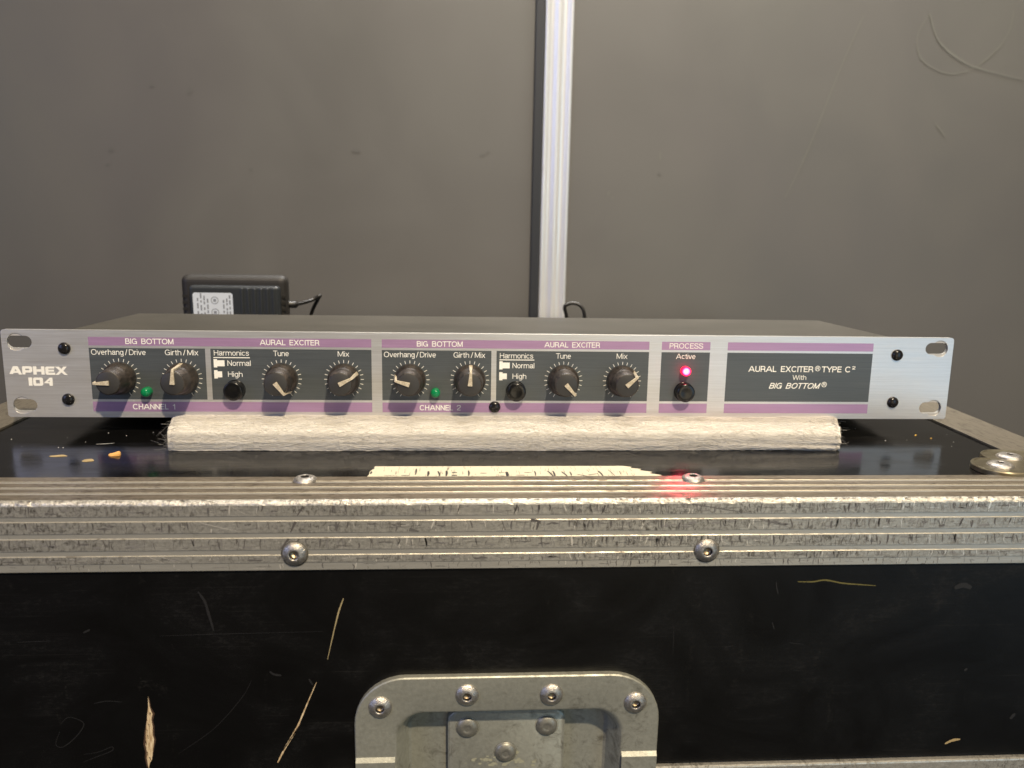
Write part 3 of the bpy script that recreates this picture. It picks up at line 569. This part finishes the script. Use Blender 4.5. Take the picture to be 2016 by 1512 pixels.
sp = np.array(sp); px = np.vstack([px, sp[:, :, 0]]); py = np.vstack([py, sp[:, :, 1]]); pz = np.vstack([pz, sp[:, :, 2]]); NF = nf + ns
wv = np.concatenate([rng.uniform(0.024, 0.058, nf), rng.uniform(0.012, 0.024, ns)])[:, None]
fl = (rng.random(NF) < 0.4)[:, None]
V = np.zeros((NF, seg + 1, 2, 3)); V[:, :, 0, 0] = px; V[:, :, 1, 0] = px; V[:, :, 0, 1] = py - wv * fl; V[:, :, 1, 1] = py + wv * fl; V[:, :, 0, 2] = pz + wv; V[:, :, 1, 2] = pz - wv
V = V.reshape(-1, 3) * S; base = (np.arange(NF) * (seg + 1) * 2)[:, None] + (np.arange(seg) * 2)[None, :]
F = np.stack([base, base + 1, base + 3, base + 2], -1).reshape(-1, 4)
me = bpy.data.meshes.new('loose_fibres'); me.vertices.add(len(V)); me.vertices.foreach_set('co', V.ravel()); me.loops.add(F.size); me.loops.foreach_set('vertex_index', F.ravel().astype(np.int32))
me.polygons.add(len(F)); me.polygons.foreach_set('loop_start', np.arange(0, F.size, 4, dtype=np.int32)); me.polygons.foreach_set('loop_total', np.full(len(F), 4, dtype=np.int32)); me.update(); me.validate()
me.materials.append(M_FIB); o = link(bpy.data.objects.new('loose_fibres', me), pad); o['kind'] = 'stuff'

# ------------------------------------------------------------------ rack unit
unit = empty('rack_effects_unit', (0, 0, 0), 'silver and purple one-space rack audio processor resting on the white wadding', 'audio processor')
RU = Matrix.Rotation(math.radians(0.131), 4, 'Z') @ Matrix.Rotation(math.radians(-1.821), 4, 'X') @ Matrix.Rotation(math.radians(0.052), 4, 'Y')
unit.matrix_world = Matrix.Translation(Vector((-224.17, 75.64, 16.48)) * S) @ RU
PW, PH = 482.6, 43.7
def plate(outer, holes, y0, y1, bev=0.0):
    cu = bpy.data.curves.new('t', 'CURVE'); cu.dimensions = '2D'; cu.fill_mode = 'BOTH'
    for lp in [outer] + holes:
        s = cu.splines.new('POLY'); s.points.add(len(lp) - 1); s.use_cyclic_u = True
        for p, q in zip(s.points, lp): p.co = (q[0] * S, q[1] * S, 0, 1)
    cu.extrude = abs(y1 - y0) / 2 * S - bev * S; cu.bevel_depth = bev * S; cu.offset = -bev * S
    o = bpy.data.objects.new('t', cu); COL.objects.link(o); dg = bpy.context.evaluated_depsgraph_get(); me = bpy.data.meshes.new_from_object(o.evaluated_get(dg))
    bpy.data.objects.remove(o); me.transform(Matrix.Translation((0, (y0 + y1) / 2 * S, 0)) @ Matrix.Rotation(math.radians(90), 4, 'X')); return me
def slot(cx, cz, hw=6.35, hr=3.05):
    p = []
    for sx, a0 in ((1, -90), (-1, 90)):
        for i in range(13): t = math.radians(a0 + 180 * i / 12); p.append((cx + sx * (hw - hr) + hr * math.cos(t), cz + hr * math.sin(t)))
    return p
def slotc(cx, cz, wx, side, r=4.35, hr=3.05, hw=6.35):          # slot joined with the round counterbore worn at its outer end
    th = math.asin(hr / r); p = []
    for i in range(17):
        t = math.pi - (math.pi - th) + (2 * math.pi - 2 * th) * i / 16; p.append((wx + side * r * math.cos(t), cz + r * math.sin(t)))
    ex = cx + side * (hw - hr)
    for i in range(9): t = math.radians(-90 + 180 * i / 8); p.append((ex + side * hr * math.cos(t), cz + hr * math.sin(t)))
    return p
SL = [(8.0, 37.6, 7.0, 1), (8.0, 6.0, 7.2, 1), (473.8, 37.9, 475.3, -1), (473.8, 6.1, 475.2, -1)]
rim = rrect(0, PW, 0, PH, 1.6, 5)
mA = plate(rim, [slotc(*s) for s in SL], 0.0, 0.35, 0.08); mB = plate(rrect(0.02, PW - 0.02, 0.02, PH - 0.02, 1.6, 5), [slot(s[0], s[1]) for s in SL], 0.35, 3.0)
bm = bmesh.new(); bm.from_mesh(mA); na = len(bm.faces); bm.from_mesh(mB); bmesh.ops.recalc_face_normals(bm, faces=bm.faces)
for i, f_ in enumerate(bm.faces):
    f_.material_index = 0 if (i < na and abs(f_.normal.y) > 0.95) else (2 if abs(f_.normal.y) > 0.95 else 1)
uv = bm.loops.layers.uv.new('UVMap')
for f_ in bm.faces:
    for lp in f_.loops: lp[uv].uv = (lp.vert.co.x * 2, lp.vert.co.z * 2)
bpy.data.meshes.remove(mA); bpy.data.meshes.remove(mB)
me = bpy.data.meshes.new('face_plate'); bm.to_mesh(me); bm.free(); me.materials.append(M_FACE); me.materials.append(M_FEDGE); me.materials.append(mat('worn_counterbore', (0.52, 0.50, 0.47), 0.5, 0.35))
face = link(bpy.data.objects.new('face_plate', me), unit)
def quad(name, pts, m_, y): return mk(name, [(a, y, b) for a, b in pts], [tuple(range(len(pts)))], m_, face)
for a, b in ((41.1, 178.8), (184.0, 320.3), (326.8, 352.2), (361.4, 439.1)):
    quad('purple_stripe', [(a, 36.15), (b, 36.15), (b, 40.4), (a, 40.4)], M_PURP, -0.02)
    quad('purple_stripe', [(a, 3.0), (b, 3.0), (b, 8.0), (a, 8.0)], M_PURP, -0.02)
for a, b in ((41.1, 97.0), (99.6, 178.8), (184.0, 239.2), (241.8, 320.3), (326.8, 352.2), (361.4, 439.1)):
    quad('charcoal_field', [(a, 9.2), (b, 9.2), (b, 35.0), (a, 35.0)], M_DARK, -0.02)
# lettering: a plain grotesque drawn as pen strokes (cap height 1)
def _arc(cx, cy, rx, ry, a0, a1, n=10):
    p = []
    for i in range(n + 1):
        t = math.radians(a0 + (a1 - a0) * i / n); c, s = math.cos(t), math.sin(t)
        p.append((cx + rx * math.copysign(abs(c) ** 0.88, c), cy + ry * math.copysign(abs(s) ** 0.88, s)))
    return p
def _sm(pts, n=5): return [(a, c) for a, _, c in smooth_path([(a, 0, b) for a, b in pts], n)]
def glyph(c, w):
    h = w / 2; T = 1 - h; X = 0.735; XT = X - h
    if c == 'A': return [[(.03, 0), (.40, T), (.48, T), (.85, 0)], [(.17, .32), (.71, .32)]], .88
    if c == 'B': return [[(h, 0), (h, 1)], [(h, h), (.42, h)] + _arc(.42, (h + .53) / 2, .70 - h - .42, (.53 - h) / 2, -90, 90, 8) + [(h, .53)], [(h, .53), (.40, .53)] + _arc(.40, (T + .53) / 2, .66 - h - .40, (T - .53) / 2, -90, 90, 8) + [(h, T)]], .70
    if c == 'C': return [_arc(.41, .5, .41 - h, .5 - h, 38, 322, 20)], .80
    if c == 'D': return [[(h, 0), (h, 1)], [(h, h), (.34, h)] + _arc(.34, .5, .76 - h - .34, .5 - h, -90, 90, 12) + [(h, T)]], .76
    if c == 'E': return [[(h, 0), (h, 1)], [(h, h), (.62, h)], [(h, .52), (.57, .52)], [(h, T), (.61, T)]], .62
    if c == 'G': return [_arc(.41, .5, .41 - h, .5 - h, 40, 345, 22), [(.44, .46), (.80, .46)], [(.80 - h, .48), (.80 - h, 0)]], .82
    if c == 'H': return [[(h, 0), (h, 1)], [(.70 - h, 0), (.70 - h, 1)], [(h, .53), (.70 - h, .53)]], .70
    if c == 'I': return [[(h, 0), (h, 1)]], w
    if c == 'L': return [[(h, 0), (h, 1)], [(h, h), (.54, h)]], .54
    if c == 'M': return [[(h, 0), (h, 1)], [(.84 - h, 0), (.84 - h, 1)], [(h + .02, T), (.42, .06), (.82 - h, T)]], .84
    if c == 'N': return [[(h, 0), (h, 1)], [(.70 - h, 0), (.70 - h, 1)], [(h, T), (.70 - h, h)]], .70
    if c == 'O': return [_arc(.44, .5, .44 - h, .5 - h, 0, 360, 28)], .88
    if c in 'PR':
        s = [[(h, 0), (h, 1)], [(h, .46), (.42, .46)] + _arc(.42, (T + .46) / 2, .68 - h - .42, (T - .46) / 2, -90, 90, 9) + [(h, T)]]
        return (s, .68) if c == 'P' else (s + [_sm([(.42, .46), (.58, .38), (.62, .16), (.68, 0)])], .72)
    if c == 'S': return [_sm([(.68 - h, .72), (.60, .88), (.36, T), (.12, .90), (.08, .72), (.20, .57), (.50, .47), (.64, .33), (.62, .14), (.36, h), (.09, .13), (h * .6, .33)])], .70
    if c == 'T': return [[(.36, 0), (.36, 1)], [(0, T), (.72, T)]], .72
    if c == 'U': return [[(h, 1), (h, .32)] + _arc(.35, .32, .35 - h, .32 - h, 180, 360, 12) + [(.70 - h, 1)]], .70
    if c == 'W': return [[(.03, 1), (.29, .02), (.56, .96), (.83, .02), (1.09, 1)]], 1.12
    if c == 'X': return [[(.05, 0), (.72, 1)], [(.05, 1), (.72, 0)]], .77
    if c == 'Y': return [[(.04, 1), (.39, .42), (.74, 1)], [(.39, .42), (.39, 0)]], .78
    if c == '1': return [[(.30, 0), (.30, 1)], [(.30, .92), (.20, .78), (.04, .74)]], .36
    if c == '2': return [_sm([(.06, .68), (.10, .88), (.32, T), (.55, .88), (.57, .68), (.42, .46), (.18, .28), (.07, h)]), [(.05, h), (.62, h)]], .64
    if c == '/': return [[(0, -.03), (.30, 1.03)]], .30
    if c == 'a': return [_sm([(.07, .52), (.13, .67), (.29, XT), (.45, .65), (.46, .5)]) + [(.46, .15), (.55, h * .7)], _sm([(.46, .44), (.30, .39), (.10, .33), (.06, .18), (.18, h), (.36, .10), (.46, .26)])], .55
    if c == 'c': return [_arc(.29, X / 2, .29 - h, X / 2 - h, 42, 318, 16)], .54
    if c == 'e': return [[(h, .38), (.57 - h, .38)] + _arc(.29, X / 2, .29 - h, X / 2 - h, 8, 318, 18)], .58
    if c == 'g': return [_arc(.27, X / 2, .27 - h, X / 2 - h, 0, 360, 20), [(.56 - h, X), (.56 - h, .02)] + _sm([(.56 - h, .02), (.50, -.16), (.28, -.23), (.10, -.17)])], .56
    if c == 'h': return [[(h, 0), (h, 1)], [(h, .42)] + _arc(.28, .46, .28 - h, .275 - h, 180, 0, 10) + [(.56 - h, 0)]], .56
    if c == 'i': return [[(h, 0), (h, X)], [(h, .88), (h, 1)]], w
    if c == 'l': return [[(h, 0), (h, 1)]], w
    if c == 'm': return [[(h, 0), (h, X)], [(h, .42)] + _arc(.26, .48, .26 - h, .255 - h, 180, 0, 8) + [(.52 - h, 0)], [(.52 - h, .42)] + _arc(.72 - h, .48, .22, .255 - h, 180, 0, 8) + [(.94 - h, 0)]], .94
    if c == 'n': return [[(h, 0), (h, X)], [(h, .42)] + _arc(.28, .46, .28 - h, .275 - h, 180, 0, 10) + [(.56 - h, 0)]], .56
    if c == 'o': return [_arc(.29, X / 2, .29 - h, X / 2 - h, 0, 360, 22)], .58
    if c == 'r': return [[(h, 0), (h, X)], _sm([(h, .44), (.13, .62), (.22, XT - .01), (.34, XT)])], .34
    if c == 's': return [_sm([(.46, .54), (.40, .65), (.24, XT), (.09, .64), (.08, .51), (.24, .39), (.42, .31), (.46, .18), (.38, .08), (.24, h), (.08, .09), (.03, .22)])], .50
    if c == 't': return [_sm([(.16, .92), (.16, .6), (.16, .2), (.20, h + .01), (.33, h)]), [(0, XT), (.32, XT)]], .33
    if c == 'u': return [[(.56 - h, 0), (.56 - h, X)], [(.56 - h, .3)] + _arc(.28, .275, .28 - h, .275 - h, 0, -180, 10) + [(h, X)]], .56
    if c == 'v': return [[(.03, X), (.26, .03), (.30, .03), (.53, X)]], .56
    if c == 'x': return [[(.03, 0), (.50, X)], [(.03, X), (.50, 0)]], .53
    return [], .30
def glyphs(s, x0, x1, zb, cap, weight=0.13, shear=0.0, y=-0.05):
    x = 0; st = []; last = None
    for ch in s:
        if ch == ' ': x += (.22 if '/' in s else .56); continue
        if x > 0: x += .075 if last not in 'TY' and ch not in 'TY' else .02
        p, wd = glyph(ch, weight); st += [[(a + x, b) for a, b in q] for q in p]; x += wd; last = ch
    V = []; F_ = []; k_ = (x1 - x0) / (x + shear * 0.9); n_ = 0
    cut = []                                           # break strokes at sharp corners so that every limb keeps its width
    for q in st:
        cur = [q[0]]
        for i in range(1, len(q)):
            cur.append(q[i])
            if i < len(q) - 1:
                a, b = Vector((q[i][0] - q[i - 1][0], q[i][1] - q[i - 1][1])), Vector((q[i + 1][0] - q[i][0], q[i + 1][1] - q[i][1]))
                if a.length > 0 and b.length > 0 and a.angle(b) > 0.75: cut.append(cur); cur = [q[i]]
        cut.append(cur)
    st = cut
    for q in st:
        q = [(x0 + (a + shear * b) * k_, zb + b * cap) for a, b in q]; ww = weight * cap * 0.97
        vv, ff = ribbon(q, [ww] * len(q), y - 0.0015 * (n_ % 9)); n_ += 1; o = len(V); V += vv; F_ += [tuple(i + o for i in g_) for g_ in ff]
    return V, F_
def text(*a, **k_):
    v, f = glyphs(*a, **k_); return mk('lettering', v, f, M_WHITE, face)
for s, x0, x1, zb, cap, wt in (('BIG BOTTOM', 58.8, 82.0, 37.0, 2.75, 0.145), ('BIG BOTTOM', 201.5, 224.6, 36.9, 2.75, 0.145), ('AURAL EXCITER', 123.9, 153.1, 37.0, 2.75, 0.145), ('AURAL EXCITER', 266.2, 294.7, 37.0, 2.75, 0.145),
        ('PROCESS', 330.8, 348.4, 36.95, 2.75, 0.135), ('CHANNEL 1', 60.3, 80.9, 4.1, 2.8, 0.155), ('CHANNEL 2', 202.8, 223.8, 4.0, 2.8, 0.155), ('Overhang / Drive', 42.1, 68.3, 31.55, 2.75, 0.115), ('Overhang / Drive', 185.0, 211.1, 31.4, 2.75, 0.115),
        ('Girth / Mix', 77.5, 93.6, 31.6, 2.75, 0.115), ('Girth / Mix', 220.0, 236.0, 31.4, 2.75, 0.115), ('Harmonics', 101.2, 118.3, 31.6, 2.7, 0.112), ('Harmonics', 243.5, 260.5, 31.2, 2.7, 0.112), ('Normal', 107.6, 119.0, 26.45, 2.75, 0.118),
        ('Normal', 250.0, 261.2, 26.15, 2.75, 0.118), ('High', 107.6, 114.8, 20.9, 2.7, 0.118), ('High', 250.1, 257.2, 20.65, 2.7, 0.118), ('Tune', 130.2, 137.9, 31.5, 2.75, 0.112), ('Tune', 272.2, 279.9, 31.25, 2.75, 0.112),
        ('Mix', 162.0, 167.7, 31.5, 2.7, 0.112), ('Mix', 303.5, 309.1, 31.4, 2.7, 0.112), ('Active', 334.6, 344.7, 31.55, 2.75, 0.115), ('AURAL EXCITER', 373.2, 407.8, 25.05, 3.1, 0.155), ('TYPE', 412.3, 423.0, 25.05, 3.1, 0.160), ('C', 424.9, 428.0, 25.05, 3.1, 0.160),
        ('2', 428.6, 430.4, 26.6, 1.7, 0.190), ('With', 397.0, 404.4, 20.9, 2.6, 0.118)):
    text(s, x0, x1, zb, cap, weight=wt)
text('BIG BOTTOM', 384.6, 412.4, 16.2, 3.05, weight=.155, shear=0.28)
def reg_mark(cx, cz, r):
    bg = Bag(); n = 28; v = [(cx + q * math.cos(2 * math.pi * i / n), -0.05, cz + q * math.sin(2 * math.pi * i / n)) for q in (r, r - 0.27) for i in range(n)]
    bg.add(v, [(i, (i + 1) % n, n + (i + 1) % n, n + i) for i in range(n)]); v, f = glyphs('R', cx - 0.5 * r, cx + 0.55 * r, cz - 0.62 * r, 1.22 * r, weight=.16); bg.add(v, f); bg.build('lettering', M_WHITE, face)
reg_mark(410.1, 27.0, 1.42); reg_mark(414.3, 18.5, 1.42)
for x in (100.9, 243.3):
    dz = 0 if x < 200 else -0.15
    bg = Bag()
    for a, b, c, d in ((x, x + 17.8, 30.35, 30.8), (x, x + 1.7, 25.6, 29.8), (x + 1.7, x + 5.3, 26.2, 29.2), (x, x + 1.7, 20.0, 24.2), (x + 1.7, x + 3.9, 20.6, 23.6)):
        bg.add([(a, -0.05, c + dz), (b, -0.05, c + dz), (b, -0.05, d + dz), (a, -0.05, d + dz)], [(0, 1, 2, 3)])
    bg.build('switch_symbols', M_WHITE, face)
# maker's logo, drawn as polygons
def lg(px, py): return (2.45 + (px - 235) / (1765 - 235) * 27.4, 21.45 + (428 - py) / 220 * 4.1)
shapes = [[(235, 415), (345, 208), (465, 208), (575, 428), (490, 428), (468, 385), (360, 385), (325, 415)], [(583, 425), (583, 240), (600, 208), (810, 208), (850, 240), (850, 340), (810, 375), (665, 375), (655, 425)],
          [(872, 428), (872, 208), (962, 208), (962, 285), (1085, 285), (1085, 208), (1172, 208), (1172, 428), (1085, 428), (1085, 350), (962, 350), (962, 428)],
          [(1225, 432), (1195, 400), (1195, 245), (1225, 212), (1450, 212), (1430, 265), (1275, 265), (1275, 295), (1425, 295), (1425, 345), (1275, 345), (1275, 375), (1450, 375), (1450, 432)],
          [(1455, 212), (1560, 212), (1625, 275), (1680, 212), (1770, 212), (1672, 322), (1785, 438), (1690, 430), (1620, 365), (1540, 432), (1450, 432), (1575, 322)]]
holes = [[(405, 285), (440, 335), (375, 335)], [(665, 270), (760, 270), (780, 290), (760, 312), (665, 312)]]
nums = [[(725, 728), (725, 508), (822, 508), (822, 728)], [(870, 728), (845, 700), (845, 540), (875, 508), (1080, 508), (1108, 540), (1108, 700), (1075, 728)], [(1125, 655), (1290, 508), (1362, 508), (1362, 728), (1278, 728), (1268, 665)]]
nh = [[(918, 572), (1022, 572), (1022, 668), (918, 668)], [(1262, 590), (1285, 590), (1285, 625), (1240, 625)]]
def logo(shs, hs):
    me = plate([lg(*p) for p in shs[0]], [[lg(*p) for p in s] for s in shs[1:] + hs], -0.07, -0.03); me.name = 'lettering'; me.materials.clear(); me.materials.append(M_WHITE); link(bpy.data.objects.new('lettering', me), face)
logo(shapes, holes); logo(nums, nh)
# knobs
KP = [(8.0, 0.0), (8.05, -1.2), (7.75, -3.6), (7.35, -4.6), (6.85, -4.9), (6.55, -8.5), (5.98, -13.2), (5.75, -13.65), (5.3, -13.9)]
kv, kf, kmi = lathe_geo(KP, 48, 0, [0] * 8 + [1])
kme = bpy.data.meshes.new('knob_body'); kme.from_pydata([(a * S, b * S, c * S) for a, b, c in kv], [], kf); kme.materials.append(M_KNOB); kme.materials.append(M_KTOP)
kme.polygons.foreach_set('material_index', kmi); kme.polygons.foreach_set('use_smooth', [True] * len(kf)); kme.update()
# pointer fin: runs from the middle of the face to its rim, then down the side to the skirt
sec = [(-0.6, -14.75, 1.15), (5.9, -14.75, 0.62), (7.05, -14.3, 0.60), (7.35, -9.0, 0.75), (7.75, -4.6, 0.85), (8.1, -2.2, 0.9)]
inn = [(-0.6, -13.6), (5.2, -13.6), (5.8, -13.2), (6.2, -9.0), (6.5, -4.6), (7.4, -2.2)]
v = []
for (r, y, hw), (ri, yi) in zip(sec, inn): v += [(-hw, y, r), (hw, y, r), (hw, yi, ri), (-hw, yi, ri)]
f = [(0, 1, 2, 3), (23, 22, 21, 20)]
for q in range(5):
    b = q * 4
    for e in range(4): g_ = (e + 1) % 4; f.append((b + e, b + 4 + e, b + 4 + g_, b + g_))
pme = bpy.data.meshes.new('pointer'); bm = bmesh.new(); bvs = [bm.verts.new(Vector(p) * S) for p in v]
for q in f: bm.faces.new([bvs[i] for i in q])
bmesh.ops.recalc_face_normals(bm, faces=bm.faces); bmesh.ops.bevel(bm, geom=list(bm.edges), offset=0.12 * S, segments=1, affect='EDGES'); bm.to_mesh(pme); bm.free(); pme.materials.append(M_POINT)
def ticks(cx, cz):
    bg = Bag()
    for i in range(21):
        t = math.radians(-150 + 15 * i); a = (cx + 8.35 * math.sin(t), cz + 8.35 * math.cos(t)); b = (cx + 9.9 * math.sin(t), cz + 9.9 * math.cos(t)); vv, ff = ribbon([a, b], [0.27, 0.27], -0.05); bg.add(vv, ff)
    bg.build('dial_scale', M_WHITE, face)
for x, ang, lb in ((55.0, 268, 'first knob from the left, pointing left'), (85.2, 4, 'knob pointing straight up, under Girth, channel one'), (134.0, 143, 'knob pointing down right, under Tune, channel one'), (164.9, 63, 'knob pointing up right, under Mix, channel one'),
                   (198.0, 286, 'knob pointing left, under Overhang, channel two'), (228.3, 3, 'knob pointing straight up, under Girth, channel two'), (276.3, 139, 'knob pointing down right, under Tune, channel two'), (306.8, 49, 'rightmost knob, pointing up right')):
    ticks(x, 19.9)
    kb = link(bpy.data.objects.new('knob', kme), unit); kb.location = Vector((x, -0.1, 19.9)) * S; kb.rotation_euler = (0, math.radians(ang), 0); kb['label'] = lb
    link(bpy.data.objects.new('pointer', pme), kb)
# push buttons: collar with a cap inside
bv, bf, bmi = lathe_geo([(5.1, 0), (5.15, -2.6), (4.95, -3.1), (4.6, -3.2), (4.45, -2.6), (4.35, -2.2), (4.3, -4.9), (4.1, -5.4), (3.7, -5.6), (2.0, -5.35)], 40)
bv2, bf2, _ = lathe_geo([(4.75, 0), (4.8, -4.4), (4.55, -5.0), (4.1, -5.25), (2.4, -5.0), (0.05, -4.9)], 40)
for x, z in ((110.9, 14.3), (252.0, 14.4), (339.4, 14.4)):
    mk('push_button', xf(bv2, (x, -0.05, z)), bf2, M_BTN, unit, True)
    # thin washer at its base
    wv_, wf_, _ = lathe_geo([(5.1, 0), (5.1, -0.5), (4.9, -0.6)], 32); mk('button_collar', xf(wv_, (x, -0.03, z)), wf_, M_BTN, unit, True)
lv, lf, _ = lathe_geo([(2.5, 0), (2.5, -2.2), (2.42, -3.0), (2.15, -3.75), (1.65, -4.3), (0.95, -4.65), (0.03, -4.75)], 32)
for x, z, m_, lb in ((68.1, 13.3, M_GREEN, 'unlit green indicator lamp'), (210.9, 13.5, M_GREEN, 'unlit green indicator lamp'), (339.6, 25.4, M_RED, 'glowing red indicator lamp')):
    mk('indicator_lamp', xf(lv, (x, -0.03, z)), lf, m_, unit, True, label=lb)
ld = bpy.data.lights.new('red_lamp_glow', 'SPOT'); ld.energy = 0.05; ld.color = (1.0, 0.03, 0.09); ld.spot_size = math.radians(40); ld.spot_blend = 0.6; ld.shadow_soft_size = 0.0015
lo = link(bpy.data.objects.new('red_lamp_glow', ld), unit); lo.location = Vector((339.6, -5.6, 25.2)) * S; lo.rotation_euler = (math.radians(-70), 0, math.radians(-8))
# screws: domed heads with a cross recess
def screw(x, z, rot):
    pf = [(3.0, 0), (3.0, -0.35), (2.75, -0.95), (2.2, -1.45), (1.4, -1.75), (0.02, -1.85)]
    v, f, _ = lathe_geo(pf, 28); o = mk('screw', xf(v, (x, -0.03, z)), f, M_SCREW, unit, True)
    bg = Bag()
    for a in (rot, rot + 90):
        c, s = math.cos(math.radians(a)), math.sin(math.radians(a)); q = [(-1.5, -.28), (1.5, -.28), (1.5, .28), (-1.5, .28)]
        bg.add([(x + p * c - r * s, (-1.83 if abs(p) < 1.6 else -1.8), z + p * s + r * c) for p, r in q] + [(x, -1.1, z)], [(0, 1, 4), (1, 2, 4), (2, 3, 4), (3, 0, 4)])
    bg.build('cross_recess', M_DRK, o)
for x, z, r in ((29.6, 34.6, 20), (29.5, 9.1, 50), (241.2, 5.9, 30), (452.3, 34.4, 70), (452.5, 9.1, 15)): screw(x, z, r)
box('chassis_cover', 20.9, PW - 20.9, 3.1, 115.6, 1.5, 41.05, M_CHAS, unit, bev=0.9, seg=3)

# ------------------------------------------------------------------ power adapter behind
ad = empty('power_adapter', (-174, 318, LZ), 'black wall-plug power adapter with a pale sticker standing behind the rack unit', 'power adapter')
def A(v): return [(a + 174, b - 318, c - LZ) for a, b, c in v]
def rb(name, x0, x1, y0, y1, z0, z1, m_, bev, seg, par=ad): return box(name, x0 + 174, x1 + 174, y0 - 318, y1 - 318, z0 - LZ, z1 - LZ, m_, par, bev, seg, smooth=False)
rb('rear_shell', -217.8, -136.6, 312, 326, LZ + .2, 68.7, M_ADPB, 5.5, 5)
rb('front_shell', -208.9, -141.0, 304, 316, LZ + .3, 61.0, M_ADP, 2.4, 4)
for i in range(6): rb('grip_rib', -170.4 + i * 4.8, -167.6 + i * 4.8, 303.2, 307, 3, 59.8, M_ADP, 1.0, 3)
for i in range(4):
    for x in (-214.5, -139.9): rb('vent_groove', x - 2, x + 2.2, 311.8, 313, 36 + 5 * i, 38.2 + 5 * i, M_DRK, 0, 1)
st = mk('rating_sticker', A([(-206.0, 303.85, 4), (-176.0, 303.85, 4), (-176.0, 303.85, 54.6), (-177.2, 303.85, 55.8), (-204.8, 303.85, 55.8), (-206, 303.85, 54.6)]), [tuple(range(6))], M_STICK, ad)
bg = Bag()
for c_, x in enumerate((-203, -200.5, -198.0, -195.5, -183.5, -181.0, -178.8)):
    z = 6.0
    while z < 52:
        l_ = random.uniform(1.2, 4.5); bg.add(A([(x, 303.7, z), (x + 1.1, 303.7, z), (x + 1.1, 303.7, z + l_), (x, 303.7, z + l_)]), [(0, 1, 2, 3)]); z += l_ + random.uniform(0.6, 2.5)
for z in (50.0, 40.8):
    n = 20; vv = [(-189.6 + q * math.cos(2 * math.pi * i / n), 303.7, z + q * math.sin(2 * math.pi * i / n)) for q in (2.9, 2.4) for i in range(n)]
    bg.add(A(vv), [(i, (i + 1) % n, n + (i + 1) % n, n + i) for i in range(n)]); bg.add(A([(-190.7, 303.7, z - 1), (-188.5, 303.7, z - 1), (-188.5, 303.7, z + 1), (-190.7, 303.7, z + 1)]), [(0, 1, 2, 3)])
bg.build('sticker_print', M_SPR, st)
path = smooth_path([(-141, 320, 46), (-132, 322, 45.5), (-122, 334, 47.5), (-115.5, 336, 51), (-117.5, 340, 48), (-124, 345, 36), (-127, 350, 20), (-118, 352, 3), (-90, 352, 0.6), (-40, 356, 0.6), (30, 350, 0.6), (62, 340, 0.8), (80, 335, 6),
                    (89, 331, 24), (86.5, 331, 36), (84.3, 330, 44.6), (87.5, 330, 47.2), (92.0, 330, 48.0), (97.5, 329, 45.8), (100.4, 328, 40), (100.8, 328, 30), (99, 328, 12), (108, 330, 1.0), (150, 340, 0.6), (200, 370, 0.6)], 8)
v, f = tube(path, [2.9 if i < 9 else 1.45 for i in range(len(path))], 12); mk('cable', A(v), f, M_CBL, ad, True)

# ------------------------------------------------------------------ the case, the walls and what lies on them are placed as one block (laminate at z = 8.5 mm)
KS = 0.922; C0 = Vector((0, -322.99, 120.20)) * S
TK = Matrix.Translation(C0 * (1 - KS)) @ Matrix.Diagonal((KS, KS, KS, 1))
bpy.context.view_layer.update()
for o in list(bpy.data.objects):
    if o.parent is None and o.type in ('MESH', 'EMPTY') and o not in (unit, pad): o.matrix_world = TK @ o.matrix_world
